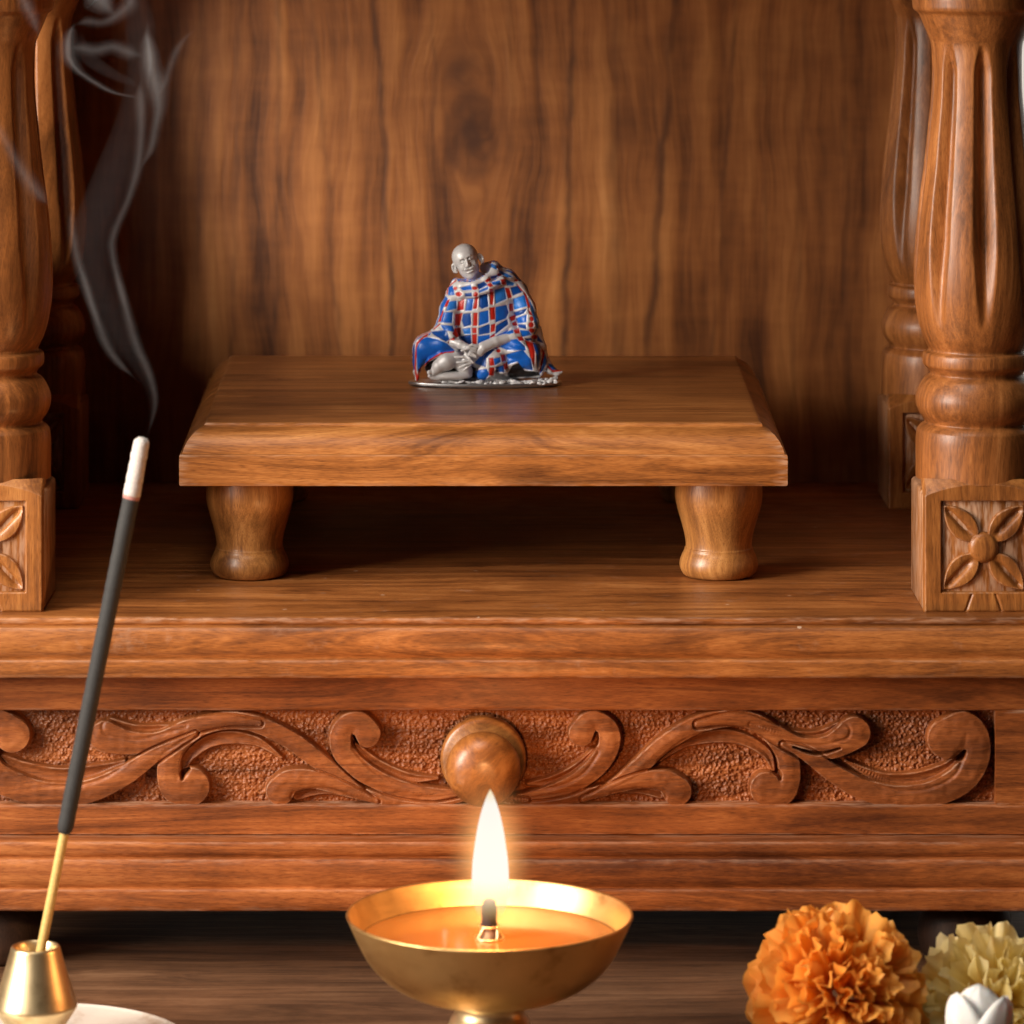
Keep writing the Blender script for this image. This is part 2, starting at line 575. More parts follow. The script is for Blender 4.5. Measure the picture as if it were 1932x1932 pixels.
# feet
fp = smooth_prof([(60, 0), (78, 6), (90, 40), (86, 84), (70, 110), (66, 127)], 5)
M['foot'] = wood('shaded_foot_wood', 'z', dark=(.012, .006, .004), mid=(.035, .016, .009), light=(.07, .032, .018), seed=9.0, coat=0, rough=.55)  # near-black stands for the shade under the cabinet
V, F = lathe(fp, (-925, 150, -680), 48)
foot0 = obj('foot', V, F, M['foot'], shrine)
for dx, dy in ((1850, 0), (0, 1450), (1850, 1450)):
    c = foot0.copy()
    col.objects.link(c)
    c.parent = shrine
    c.location = (dx * K, dy * K, 0)

# pillars: turned and fluted post on a carved block
PX, PY = 951.0, 171.0


def zz(py, d=1.021):
    return H - (py + 275) * d


prof_px = [(-165, 80), (-120, 84), (-70, 112), (-20, 121), (6, 121), (17, 119), (24, 111), (30, 107), (45, 101), (66, 92), (84, 86), (120, 84.5), (180, 86), (240, 92), (315, 100), (375, 108), (450, 115.5), (510, 118.5),
           (560, 117), (600, 111), (630, 103), (648, 95), (656, 91), (661, 92), (664, 99), (670, 101.5), (680, 102), (688, 100.5), (694, 94), (701, 88.5), (706, 89), (714, 99), (726, 107), (740, 113),
           (752, 115), (766, 113.5), (780, 107.5), (790, 100), (796, 98), (800, 104), (806, 110), (812, 113), (830, 115), (869, 115), (900, 115)]
pp = smooth_prof([(r * 1.021, zz(y)) for y, r in reversed(prof_px)], 5)
ZF0, ZF1 = zz(612), zz(78)
NF = 8


def flute(a, h):
    if h < ZF0 or h > ZF1:
        return 1.0
    u = (h - ZF0) / (ZF1 - ZF0)
    env = min(1, (u / .30)) ** .8 * min(1, ((1 - u) / .10))
    hw = math.radians(11.5) * (.45 + .55 * env)
    ph = (a - math.radians(271) + math.pi / NF) % (2 * math.pi / NF) - math.pi / NF
    g = max(0, 1 - abs(ph) / hw)
    return 1 - .19 * env * min(1, g * 1.25)


V, F = lathe(pp, (PX, PY, 0), 264, 'z', True, True, flute)
pil0 = obj('pillar', V, F, M['turned'], shrine, angle=70)

HW = 115.0
YF = .007 * FP
bz0, bz1 = 0.0, zz(890)
st_ = 1.25
nx, nz = int(2 * HW / st_), int((bz1 - bz0) / st_)
xs, zs = np.linspace(-HW, HW, nx), np.linspace(bz0, bz1, nz)
X, Z = np.meshgrid(xs, zs)
hf = np.zeros_like(X)
# sunk square
zc, xc = 122.0, 0.0
sq = np.maximum(np.abs(X - xc) - 80, np.abs(Z - zc - 2) - 86)
hf -= 14 * sstep(2, -2.5, sq)
hf += np.where(sq < -2, 1.4 * (vnoise(X.shape, 6, 31) - .5), 0)
for sx in (-1, 1):
    for sz in (-1, 1):
        # leaf petal from the boss to the corner, ridged halves
        tip = np.array([sx * 76.0, sz * 80.0])
        L = np.hypot(*tip)
        u = (X * tip[0] + (Z - zc) * tip[1]) / L / L
        v = (X * -tip[1] + (Z - zc) * tip[0]) / L
        wd = 27 * np.clip(np.sin(np.pi * np.clip((u - .16) / .84, 0, 1) ** .85), 0, 1) ** .75
        ins = wd - np.abs(v)
        body = sstep(-1.0, 3.0, ins) * 12 - 8.5 * np.exp(-(v / 5.5) ** 2) * sstep(.2, .5, u) * sstep(1.0, .8, u) + 1.5 * sstep(4, 18, np.abs(v))
        ok = (u > .12) & (u < 1.0) & (ins > -1)
        hf = np.where(ok, np.maximum(hf, -14 + body), hf)
rb = np.hypot(X, Z - zc)
hf = np.where(rb < 31, np.maximum(hf, -14 + 20 * np.sqrt(np.clip(1 - (rb / 31.0) ** 4, 0, 1))), hf)
# small tail cuts under the flower
for s in (-1, 1):
    ln = np.abs((X - s * (24 + (30 - Z) * .35)))
    hf -= 2.5 * np.exp(-(ln / 2.5) ** 2) * (Z < 34) * (Z > 2)
# arched shoulder and chamfered corners
arch = bz1 - 24 * (np.abs(X) / HW) ** 2.2 - 8
hf -= np.clip(Z - arch, 0, 60) * .95
hf -= np.clip(np.abs(X) - (HW - 5), 0, 9) ** 2 * .35
hf -= np.clip(5 - Z, 0, 9) ** 2 * .12
hf += .9 * (vnoise(X.shape, 16, 44) - .5)
Vb = np.stack([(X + PX).ravel(), (YF - hf).ravel(), Z.ravel()], 1)
Fb = gridfaces(nz, nx)
mb = MB()
mb.add(*box(PX - HW, PX + HW, YF + 8, YF + 2 * HW, 0, bz1 - 26, 5))
mb.add(*lathe([(HW - 7, bz1 - 30), (HW - 8, bz1 - 12), (HW - 10, bz1 - 4), (HW * .86, bz1 + 2)], (PX, YF + HW, 0), 64))
nb = len(Vb)
V = list(map(tuple, Vb)) + mb.V
F = [tuple(f) for f in Fb] + [tuple(i + nb for i in f) for f in mb.F]
M['block'] = wood('block_wood', 'z', dark=(.095, .028, .006), mid=(.33, .12, .028), light=(.52, .23, .065), wear=.6, seed=8.0, coat=.35, rough=.38)
blk0 = obj('carved_block', V, F, M['block'], pil0, angle=55)
BX = 1004.0
for nm, x, y in (('left', -19 * 1.0 - VX + 8.5, 0), ('bl', -BX, 1.18), ('br', BX, 1.18)):
    c = pil0.copy()
    col.objects.link(c)
    c.parent = shrine
    dx = x - PX if nm != 'left' else -2 * PX
    dy = 0 if y == 0 else (y - 1) * FP - PY
    c.location = (dx * K, dy * K, 0)
    b = blk0.copy()
    col.objects.link(b)
    b.parent = c

# back panel
t = NT('back_panel_wood')
tc = t.n('ShaderNodeTexCoord').outputs['Object']
sp_ = t.n('ShaderNodeSeparateXYZ', {0: tc})
# local units -> drawing units (photo scale on the panel)
ux = t.math('MULTIPLY', sp_.outputs[0], 1 / K / 1.215)
uz = t.math('MULTIPLY_ADD', sp_.outputs[2], 1 / K / 1.215, -680 / 1.215)
low = t.noise(t.n('ShaderNodeCombineXYZ', {0: t.math('MULTIPLY', ux, .006), 1: t.math('MULTIPLY', uz, .0028), 2: 3.3}).outputs[0], 1.0, 2)
wx = t.math('MULTIPLY_ADD', low, 70.0, t.math('ADD', ux, -35.0))


def knot(wx, x0, z0, ax, az, amp):
    dx = t.math('SUBTRACT', ux, x0)
    dz = t.math('SUBTRACT', uz, z0)
    r2 = t.math('ADD', t.math('POWER', t.math('DIVIDE', dx, ax), 2.0), t.math('POWER', t.math('DIVIDE', dz, az), 2.0))
    g = t.math('POWER', 2.718, t.math('MULTIPLY', r2, -1.0))
    return t.math('SUBTRACT', wx, t.math('MULTIPLY', t.math('MULTIPLY', dx, g), amp)), r2, g


def pz(py):
    return (H - (py + 275) * 1.215) / 1.215


wn_ = t.noise(tc, 26.0, 2)
ux0 = ux
ux = t.math('ADD', ux, t.math('MULTIPLY_ADD', wn_, 90.0, -45.0))
wx, r2b, gb = knot(wx, 872 - VX, pz(135), 55, 80, .8)
wx, r2a, ga = knot(wx, 888 - VX, pz(255), 92, 165, .85)
ux = ux0
fig1 = t.noise(t.n('ShaderNodeCombineXYZ', {0: t.math('MULTIPLY', wx, .015), 1: t.math('MULTIPLY', uz, .0013), 2: 1.0}).outputs[0], 1.0, 4, .6)
fine = t.noise(t.n('ShaderNodeCombineXYZ', {0: t.math('MULTIPLY', wx, .12), 1: t.math('MULTIPLY', uz, .008), 2: 5.0}).outputs[0], 1.0, 3, .6)
blot = t.noise(t.n('ShaderNodeCombineXYZ', {0: t.math('MULTIPLY', ux, .008), 1: t.math('MULTIPLY', uz, .010), 2: 9.0}).outputs[0], 1.0, 3, .55)
rays = t.noise(t.n('ShaderNodeCombineXYZ', {0: t.math('MULTIPLY', ux, .010), 1: t.math('MULTIPLY', uz, .055), 2: 2.0}).outputs[0], 1.0, 2, .5)
v = t.math('MULTIPLY_ADD', fig1, .62, t.math('MULTIPLY', fine, .10))
v = t.math('ADD', v, t.math('MULTIPLY_ADD', blot, .15, .055))
v = t.math('ADD', v, t.math('MULTIPLY_ADD', rays, .05, -.025))
c = t.ramp(v, [(.36, (.09, .026, .005)), (.485, (.29, .098, .023)), (.59, (.46, .178, .047)), (.70, (.64, .285, .09))]).outputs[0]
# knot rings
ring = t.math('SINE', t.math('MULTIPLY', t.math('SQRT', r2a), 17.0))
c = t.mix(t.math('MULTIPLY', t.math('MULTIPLY', t.math('MULTIPLY_ADD', ring, .5, .5), t.math('POWER', ga, 2.2)), .55), c, (.07, .022, .008, 1))
kd = t.math('ADD', t.math('POWER', ga, 9.0), t.math('POWER', gb, 4.0), clamp=True)
c = t.mix(t.math('MULTIPLY', kd, .55), c, (.06, .02, .008, 1))
# plank joints: (photo x at top, x at y=650, darkness)
for x0, x1, dk, wd in ((527, 520, .5, 5), (708, 742, .75, 5), (590, 640, .45, 5), (1082, 1062, .85, 6), (1160, 1165, .5, 12), (1275, 1225, .75, 7), (1390, 1345, .5, 4), (1520, 1500, .35, 5), (1590, 1600, .5, 6), (450, 440, .4, 5),
                       (380, 372, .4, 6), (1452, 1440, .35, 4), (960, 972, .3, 6), (812, 830, .3, 4)):
    k_ = (x1 - x0) / (pz(650) - pz(0))
    xl = t.math('MULTIPLY_ADD', t.math('SUBTRACT', uz, pz(0)), k_, x0 - VX)
    wn = t.noise(t.n('ShaderNodeCombineXYZ', {0: x0 * 1.7, 1: t.math('MULTIPLY', uz, .006), 2: 0.0}).outputs[0], 1.0, 3, .6)
    dd = t.math('ADD', t.math('SUBTRACT', ux, xl), t.math('MULTIPLY_ADD', wn, 40.0, -20.0))
    g = t.math('POWER', 2.718, t.math('MULTIPLY', t.math('POWER', t.math('DIVIDE', dd, wd * 1.25), 2.0), -1.0))
    vis = t.ramp(t.noise(t.n('ShaderNodeCombineXYZ', {0: x0 * 3.1, 1: t.math('MULTIPLY', uz, .007), 2: 7.0}).outputs[0], 1.0, 2), [(.35, (.25, .25, .25)), (.6, (1, 1, 1))]).outputs[0]
    c = t.mix(t.math('MULTIPLY', t.math('MULTIPLY', g, vis), dk * .95), c, (.055, .018, .007, 1))
bp = t.n('ShaderNodeBump', {'Strength': .5, 'Distance': .0015, 'Height': fig1}).outputs[0]
pb = t.n('ShaderNodeBsdfPrincipled', {'Base Color': c, 'Roughness': .5, 'Coat Weight': .12, 'Coat Roughness': .35, 'Normal': bp})
t.t.links.new(pb.outputs[0], t.out.inputs[0])
V, F = box(-1000, 1000, YB, YB + 40, -3, 1260, 2)
obj('back_panel', V, F, t.m, shrine, smooth=False)

# ------------------------------------------------------------------ low wooden stool
SD = 1.04
SY = (SD - 1) * FP
stool = thing('wooden_stool', 'low brown wooden stool with stout round legs, standing on the shrine shelf under the figurine', 'stool', (0, SY + 600, 0))
z0, z1, z2 = zz(918, SD), zz(858, SD), 318.0
bx = 597.0
dep = 1205.0
rings_ = [(0.0, z0 + 2, 3), (0.0, z0, 0)]
prof = [(6, z0), (1.5, z0 + 1), (0, z0 + 4), (0, z0 + 20), (0, z0 + 40), (0, z1 - 4), (1, z1 - 1), (3, z1), (5.5, z1 + .6), (6, z1 + 2.5), (9, z1 + 12), (15, z1 + 24), (24, z1 + 35), (34, z1 + 43), (43, z1 + 47.5), (47, z1 + 49), (47.5, z1 + 53),
        (50, z2 - .8), (54, z2), (60, z2), (120, z2)]
V, F = [], []
per = []
NS = 60


def outline(inset):
    """rectangle walked corner to corner, mitred; a little wider at the back as seen"""
    x0_, x1_ = -bx + inset, bx - inset
    y0_, y1_ = SY + inset, SY + dep - inset
    pts = []
    for i in range(NS):
        pts.append((x0_ + (x1_ - x0_) * i / NS, y0_))
    for i in range(NS):
        pts.append((x1_, y0_ + (y1_ - y0_) * i / NS))
    for i in range(NS):
        pts.append((x1_ - (x1_ - x0_) * i / NS, y1_))
    for i in range(NS):
        pts.append((x0_, y1_ - (y1_ - y0_) * i / NS))
    return [(x * (1 + .035 * (y - SY) / dep), y) for x, y in pts]


for j, (ins, z) in enumerate(prof):
    for (x, y) in outline(ins):
        jit = wob(x + y, 100 + j, .35)
        V.append((x, y + (jit if abs(y - SY - ins) < 2 else 0), z + (wob(x * 1.1 + y, 200 + j, .35) if 2 < j < len(prof) - 3 else 0)))
n4 = NS * 4
for j in range(len(prof) - 1):
    for i in range(n4):
        k = (i + 1) % n4
        F.append((j * n4 + i, j * n4 + k, (j + 1) * n4 + k, (j + 1) * n4 + i))
F.append(tuple(reversed(range(n4))))
F.append(tuple((len(prof) - 1) * n4 + i for i in range(n4)))
obj('stool_top', V, F, M['stool'], stool, angle=40)
LD = 1.058
LY = (LD - 1) * FP
lp = smooth_prof([(60, 0), (70, 4), (77, 16), (78, 29), (74, 42), (69, 52), (68, 57), (66, 60), (66.5, 72), (70, 90), (77, 115), (84, 140), (87, 160), (86.5, 180), (85, z0)], 5)
V, F = lathe(lp, ((1356 - VX) * LD, LY, 0), 56)
leg0 = obj('leg', V, F, M['leg'], stool)
LX = (471 - 1356) * LD
for dx, dy in ((LX, 0), (0, 980), (LX, 980)):
    c = leg0.copy()
    col.objects.link(c)
    c.parent = stool
    c.location = (dx * K, dy * K, 0)

# ------------------------------------------------------------------ brass
def brass(name, rough=.3, base=(.78, .50, .20), metal=1.0):
    t = NT(name)
    tc = t.n('ShaderNodeTexCoord').outputs['Object']
    br = t.noise(t.mapping(tc, (60, 60, 2600)), 1.0, 3)
    sm = t.noise(tc, 45.0, 4, .6)
    c = t.ramp(sm, [(.28, tuple(x * f for x, f in zip(base, (.62, .52, .42)))), (.45, tuple(x * .92 for x in base)), (.7, base)]).outputs[0]
    ro = t.math('ADD', t.math('MULTIPLY_ADD', br, .12, rough - .06), t.math('MULTIPLY_ADD', sm, .16, -.08))
    bp = t.n('ShaderNodeBump', {'Strength': .08, 'Distance': .0003, 'Height': br}).outputs[0]
    pb = t.n('ShaderNodeBsdfPrincipled', {'Base Color': c, 'Metallic': metal, 'Roughness': ro, 'Normal': bp})
    t.t.links.new(pb.outputs[0], t.out.inputs[0])
    return t.m


M['brass'] = brass('brushed_brass', .40, (.80, .53, .22))
M['brass2'] = brass('polished_brass', .37, (.90, .70, .40))

# ------------------------------------------------------------------ oil lamp
DLp = .92
lx, ly, _ = P(924, 1726, DLp)
lamp = thing('oil_lamp', 'footed brass oil lamp with a burning wick in amber oil in front of the drawer', 'oil lamp', (lx, ly, -680))


def lz(py):
    return H - (py + 275) * DLp


rim = lz(1726)
q = DLp
bowl = [(0.01, lz(1886)), (50, lz(1887)), (66 * q, lz(1888)), (112 * q, lz(1880)), (162 * q, lz(1863)), (202 * q, lz(1838)), (232 * q, lz(1805)), (256 * q, lz(1759)), (267 * q, lz(1735)), (271 * q, rim),
        (270 * q, rim + 2.5), (266.5 * q, rim + 2.5), (264 * q, rim), (258 * q, lz(1740)), (244 * q, lz(1770)), (222 * q, lz(1802)), (190 * q, lz(1832)), (140 * q, lz(1858)), (60 * q, lz(1876)), (.01, lz(1878))]
bp_ = [bowl[0]] + smooth_prof(bowl[1:10], 6) + smooth_prof(bowl[10:13], 3) + smooth_prof(bowl[13:], 6)
V, F = lathe(bp_, (lx, ly, 0), 128, 'z', False, False)
obj('bowl', V, F, M['brass'], lamp)
stem = smooth_prof([(170, -680), (172, -676), (168, -670), (130, -664), (90, -650), (72, lz(1932)), (62, lz(1912)), (59.5, lz(1900)), (62, lz(1891)), (66, lz(1886))], 6)
V, F = lathe(stem, (lx, ly, 0), 96)
obj('foot', V, F, M['brass2'], lamp)
t = NT('amber_oil')
pb = t.n('ShaderNodeBsdfPrincipled', {'Base Color': (.31, .125, .028, 1), 'Roughness': .12, 'Coat Weight': .6, 'Coat Roughness': .08, 'Subsurface Weight': .25, 'Subsurface Scale': .01, 'Subsurface Radius': (1, .5, .15)})
t.t.links.new(pb.outputs[0], t.out.inputs[0])
oz = lz(1771)
V, F = lathe([(.01, oz), (120, oz), (215, oz), (238 * q, oz + .4), (244 * q, oz + 2.0), (243 * q, oz - 5), (.01, oz - 9)], (lx, ly, 0), 96, 'z', False, False)
obj('oil', V, F, t.m, lamp)
t = NT('charred_wick')
tc = t.n('ShaderNodeTexCoord').outputs['Object']
sz_ = t.n('ShaderNodeSeparateXYZ', {0: tc}).outputs[2]
wn = t.noise(tc, 900.0, 3)
hgt = t.math('ADD', t.math('MULTIPLY', t.math('SUBTRACT', sz_, (lz(1756) + 680) * K), 1 / (30 * K)), t.math('MULTIPLY_ADD', wn, .5, -.25))
cc = t.ramp(hgt, [(.0, (.62, .40, .22)), (.2, (.030, .012, .016)), (1, (.020, .010, .016))]).outputs[0]
pb = t.n('ShaderNodeBsdfPrincipled', {'Base Color': cc, 'Roughness': .85})
t.t.links.new(pb.outputs[0], t.out.inputs[0])
wxp = lx - 1
wick = smooth_prof([(15, oz - 5), (17, oz + 4), (14.5, lz(1752)), (13.5, lz(1742)), (13, lz(1720)), (12.5, lz(1706)), (9, lz(1698)), (.01, lz(1695))], 5)
V, F = lathe(wick, (wxp, ly, 0), 28, 'z', True, False, lambda a, h: 1 + .05 * math.sin(6 * a + h * .25))
wk = obj('wick', V, F, t.m, lamp)
mb = MB()
for k in range(4):
    a0 = k * math.pi / 2 + .5
    pth = [(wxp + math.cos(a0 + s * .5) * (26 - 10 * s), ly + math.sin(a0 + s * .5) * (26 - 10 * s), oz - 2 + s * 26) for s in np.linspace(0, 1, 8)]
    mb.add(*tube(pth, [2.2] * 8, 8))
for hh, rr in ((22, 16.5), (2, 25)):
    pth = [(wxp + math.cos(a) * rr, ly + math.sin(a) * rr, oz + hh) for a in np.linspace(0, 2 * math.pi, 25)]
    mb.add(*tube(pth, [2.0] * 25, 8, caps=False))
obj('wick_holder', mb.V, mb.F, M['brass2'], lamp)

# flame
t = NT('flame')
tc = t.n('ShaderNodeTexCoord').outputs['Object']
sz_ = t.n('ShaderNodeSeparateXYZ', {0: tc}).outputs[2]
fz0, fz1 = lz(1738), lz(1490)
u = t.math('DIVIDE', t.math('SUBTRACT', sz_, (fz0 + 680) * K), (fz1 - fz0) * K)
cc = t.ramp(u, [(0.0, (.70, .38, .12)), (.08, (.90, .66, .30)), (.20, (.95, .86, .60)), (.34, (.93, .92, .87)), (.90, (.93, .91, .84)), (1.0, (.95, .78, .46))]).outputs[0]
em = t.n('ShaderNodeEmission', {'Color': cc, 'Strength': 1.0}).outputs[0]
tr = t.n('ShaderNodeBsdfTransparent').outputs[0]
alpha = t.ramp(u, [(0, (.0, .0, .0)), (.04, (.10, .10, .10)), (.10, (.26, .26, .26)), (.16, (.46, .46, .46)), (.24, (.72, .72, .72)), (.33, (.92, .92, .92)), (.45, (1, 1, 1))]).outputs[0]
mx = t.n('ShaderNodeMixShader', {0: alpha, 1: tr, 2: em}).outputs[0]
t.t.links.new(mx, t.out.inputs[0])
fl = [(.01, lz(1744)), (13, lz(1738)), (23, lz(1722)), (29, lz(1702)), (31, lz(1680)), (32, lz(1655)), (30.5, lz(1625)), (27, lz(1595)), (22.5, lz(1564)), (16.5, lz(1535)), (9, lz(1510)), (3.5, lz(1496)), (.01, lz(1489))]
V, F = lathe(smooth_prof(fl, 6), (lx + 1, ly, 0), 40, 'z', False, False)
flame = obj('flame', V, F, t.m, lamp)
flame.visible_shadow = False
t = NT('flame_halo')
tc = t.n('ShaderNodeTexCoord').outputs['Object']
cz, hr, hz = lz(1618), 92.0, 175.0
dv = t.n('ShaderNodeVectorMath', {0: t.n('ShaderNodeVectorMath', {0: tc, 1: (K, 0, (cz + 680) * K)}, operation='SUBTRACT').outputs[0], 1: (1 / (hr * K), 1 / (hr * K), 1 / (hz * K))}, operation='MULTIPLY').outputs[0]
dl = t.n('ShaderNodeVectorMath', {0: dv}, operation='LENGTH').outputs['Value']
ee = t.math('POWER', t.math('SUBTRACT', 1.0, dl, clamp=True), 2.6)
em = t.n('ShaderNodeEmission', {'Color': (1.0, .50, .17, 1), 'Strength': t.math('MULTIPLY', ee, 95.0)}).outputs[0]
t.t.links.new(em, t.out.inputs['Volume'])
V, F = lathe([(max(.01, hr * math.sin(a)), cz - hz * math.cos(a)) for a in np.linspace(0, math.pi, 25)], (lx + 1, ly, 0), 40, 'z', False, False)
g = obj('flame_glow', V, F, t.m, flame)
g.visible_shadow = False
L = bpy.data.lights.new('flame_light', 'POINT')
L.energy = 0.85
L.color = (1.0, .44, .15)
L.shadow_soft_size = .008
lo = bpy.data.objects.new('flame_light', L)
col.objects.link(lo)
lo.parent = lamp
lo.location = (K, 0, (lz(1535) + 680) * K)

# ------------------------------------------------------------------ incense holder and stick
DI = .934
ix, iy, _ = P(67, 1785, DI)


def iz(py):
    return H - (py + 275) * DI


holder = thing('incense_holder', 'conical brass incense holder standing in a shallow brass dish', 'incense holder', (ix, iy, -680))
q = DI
cone = [(.01, iz(1850)), (30 * q, iz(1846)), (36 * q, iz(1800)), (39.5 * q, iz(1788)), (42.5 * q, iz(1784.5)), (45.5 * q, iz(1786)), (47 * q, iz(1790)), (53 * q, iz(1812)), (63 * q, iz(1845)), (73 * q, iz(1876)), (78 * q, iz(1892)), (79 * q, iz(1897)), (76 * q, iz(1904)),
        (64 * q, iz(1922)), (52 * q, iz(1940)), (48 * q, iz(1950)), (50 * q, -676), (.01, -676)]
V, F = lathe(smooth_prof(cone[1:6], 4) + smooth_prof(cone[6:11], 5) + smooth_prof(cone[11:17], 5) + [cone[17]], (ix, iy, 0), 80, 'z', False, False)
obj('cone', V, F, M['brass2'], holder)
R_ = 290 * DI
dz_ = iz(1973)
dish = smooth_prof([(.01, -680), (140, -680), (190, -678), (250, dz_ - 12), (R_ - 2, dz_ - 1), (R_, dz_ + 1), (R_ - 3, dz_ + 2), (R_ - 14, dz_ - 2), (215, -668), (150, -672), (.01, -672)], 5)
V, F = lathe(dish, (ix, iy, 0), 128, 'z', False, False)
obj('dish', V, F, brass('window_reflection_brass', .42, (.93, .88, .79), .35), holder)  # pale, less metallic colour stands for a bright window reflection


def mat_simple(name, c, rough=.6, **kw):
    t = NT(name)
    tc = t.n('ShaderNodeTexCoord').outputs['Object']
    nn = t.noise(tc, 700.0, 4, .65)
    cc = t.ramp(nn, [(.3, tuple(x * .78 for x in c)), (.7, tuple(min(1, x * 1.12) for x in c))]).outputs[0]
    bp = t.n('ShaderNodeBump', {'Strength': .3, 'Distance': .0004, 'Height': nn}).outputs[0]
    ins = {'Base Color': cc, 'Roughness': rough, 'Normal': bp}
    ins.update(kw)
    pb = t.n('ShaderNodeBsdfPrincipled', ins)
    t.t.links.new(pb.outputs[0], t.out.inputs[0])
    return t.m


def ip(px, py):
    x, _, z = P(px, py, DI)
    return Vector((x, iy - 6, z))


stick = thing('incense_stick', 'black incense stick with a white ash tip leaning in the brass cone', 'incense stick', tuple(ip(70, 1830)))


def seg_tube(a, b, r0, r1, n=24, jit=0.0, seed=0, rough_end=False):
    rr = random.Random(seed)
    pts, rad = [], []
    for i in range(n + 1):
        f = i / n
        pts.append(tuple(a.lerp(b, f)))
        rad.append((r0 + (r1 - r0) * f) * (1 + rr.uniform(-jit, jit)))
    return pts, rad


p, r = seg_tube(ip(70, 1830), ip(125, 1556), 8.5, 8.5)
V, F = tube(p, r, 16)
obj('bamboo_core', V, F, mat_simple('bamboo', (.72, .47, .15), .45), stick)
p, r = seg_tube(ip(122, 1570), ip(248, 938), 14.3, 14.6, 90, .022, 3)
r[0] *= .72
r[1] *= .92
V, F = tube(p, r, 24)
obj('incense_coating', V, F, mat_simple('black_incense', (.030, .029, .028), .75), stick)
p, r = seg_tube(ip(247.6, 940), ip(249, 934), 14.9, 15.0, 4)
V, F = tube(p, r, 24)
obj('ember_ring', V, F, mat_simple('pink_ember', (.50, .22, .19), .8), stick)
p, r = seg_tube(ip(249, 934), ip(269, 826), 15.0, 14.0, 28, .035, 5)
r[-1] *= .62
r[-2] *= .86
V, F = tube(p, r, 24)
V = [(x + random.uniform(-.5, .5), y, z + random.uniform(-.5, .5) + (2.5 * math.sin(x * .9) if i > 24 * 28 else 0)) for i, (x, y, z) in enumerate(V)]
obj('ash_tip', V, F, mat_simple('white_ash', (.68, .62, .58), .95), stick)

# ------------------------------------------------------------------ smoke
smoke = thing('incense_smoke', 'grey wisp of smoke curling up from the incense ash tip', 'smoke', tuple(ip(270, 826)))


def smoke_mat(name, dens):
    t = NT(name)
    tc = t.n('ShaderNodeTexCoord').outputs['Object']
    vs = t.n('ShaderNodeVolumeScatter', {'Color': (.93, .90, .92, 1), 'Density': dens, 'Anisotropy': .2}).outputs[0]
    t.t.links.new(vs, t.out.inputs['Volume'])
    return t.m


SM = {k: smoke_mat('smoke_' + k, d) for k, d in (('thin', 2.6), ('soft', 6.0), ('mid', 15.0), ('dense', 55.0))}


def level_tube(path, rad, seg=28):
    V, F = [], []
    for (x, y, z), (ra, rb) in zip(path, rad):
        for j in range(seg):
            an = 2 * math.pi * j / seg
            V.append((x + ra * math.cos(an), y + rb * math.sin(an), z))
    n = len(path)
    for i in range(n - 1):
        for j in range(seg):
            k = (j + 1) % seg
            F.append((i * seg + j, i * seg + k, (i + 1) * seg + k, (i + 1) * seg + j))
    F.append(tuple(reversed(range(seg))))
    F.append(tuple((n - 1) * seg + j for j in range(seg)))
    return V, F


def wisp(pts, mat, seed=0, dy=0, ratio=1.0, n=8):
    """pts: (photo x, photo y, half width px)"""
    sp = smooth_prof(pts, n)
    path, rad = [], []
    for i, (a, b, h) in enumerate(sp):
        x, _, z = P(a, b, DI)
        f = (850 - b) / 850
        h *= min(1, len(path) / 7, (len(sp) - 1 - len(path)) / 7 + .02) ** .8
        path.append((x, iy + dy + 30 * f + wob(b, seed, 4), z))
        rad.append((max(.4, h * DI * (1 if mat == 'thin' else .5)), max(.4, h * DI * ratio * (1 if mat == 'thin' else .5))))
    zs_ = [z for _, _, z in path]
    if all(b > a for a, b in zip(zs_[:-1], zs_[1:])):
        V, F = level_tube(path, rad)
    else:
        V, F = tube(path, rad, 20)
    o = obj('wisp', V, F, SM[mat], smoke)
    if mat != 'thin':
        for m_, s_ in (('soft', 1.9), ('soft', 3.0), ('thin', 4.6)):
            rr_ = [(a * s_, b * s_) for a, b in rad]
            pp_ = [(x, y + 2, z) for x, y, z in path]
            V, F = level_tube(pp_, rr_) if all(b > a for a, b in zip(zs_[:-1], zs_[1:])) else tube(pp_, rr_, 20)
            obj('wisp', V, F, SM[m_], o)
    return o


# veil from the tip up, and its brighter folded edges
wisp([(276, 824, 2), (285, 790, 5), (284, 740, 10), (262, 690, 20), (226, 640, 29), (196, 580, 34), (174, 520, 36), (168, 465, 38), (178, 420, 40), (196, 370, 40), (216, 310, 36), (234, 250, 28), (250, 190, 24), (262, 130, 26), (262, 60, 30), (256, -40, 30)], 'thin', 1, 0, .5)
wisp([(277, 822, .6), (286, 795, 2), (292, 755, 3.5), (280, 705, 5), (254, 646, 6), (228, 555, 5), (212, 490, 1)], 'soft', 2, 4, 1.2)
wisp([(256, 650, 1), (228, 555, 5), (211, 483, 5), (213, 443, 5), (240, 377, 5), (257, 317, 6), (264, 250, 6), (263, 190, 7), (262, 150, 3)], 'mid', 2, 4, 1.2)
wisp([(262, 720, 1), (228, 690, 5), (197, 644, 6), (176, 585, 5), (159, 533, 4), (144, 485, 1)], 'soft', 3, -4, 1.2)
wisp([(200, 648, 1), (176, 585, 4), (159, 533, 5), (146, 492, 5), (137, 450, 5), (134, 417, 4), (138, 380, 2)], 'mid', 3, -4, 1.2)
wisp([(258, 330, 1), (282, 285, 5), (292, 240, 6), (298, 205, 8), (292, 160, 12), (282, 120, 10), (278, 80, 6), (276, 40, 3)], 'mid', 4, -8, 1.2)
wisp([(276, 165, 1), (281, 130, 6), (281, 105, 9), (277, 80, 7), (272, 55, 2)], 'dense', 5, -6, 1)
wisp([(290, 190, 1), (308, 160, 5), (318, 130, 5), (332, 95, 5), (350, 70, 3), (372, 55, 1)], 'mid', 6, -2, 1)
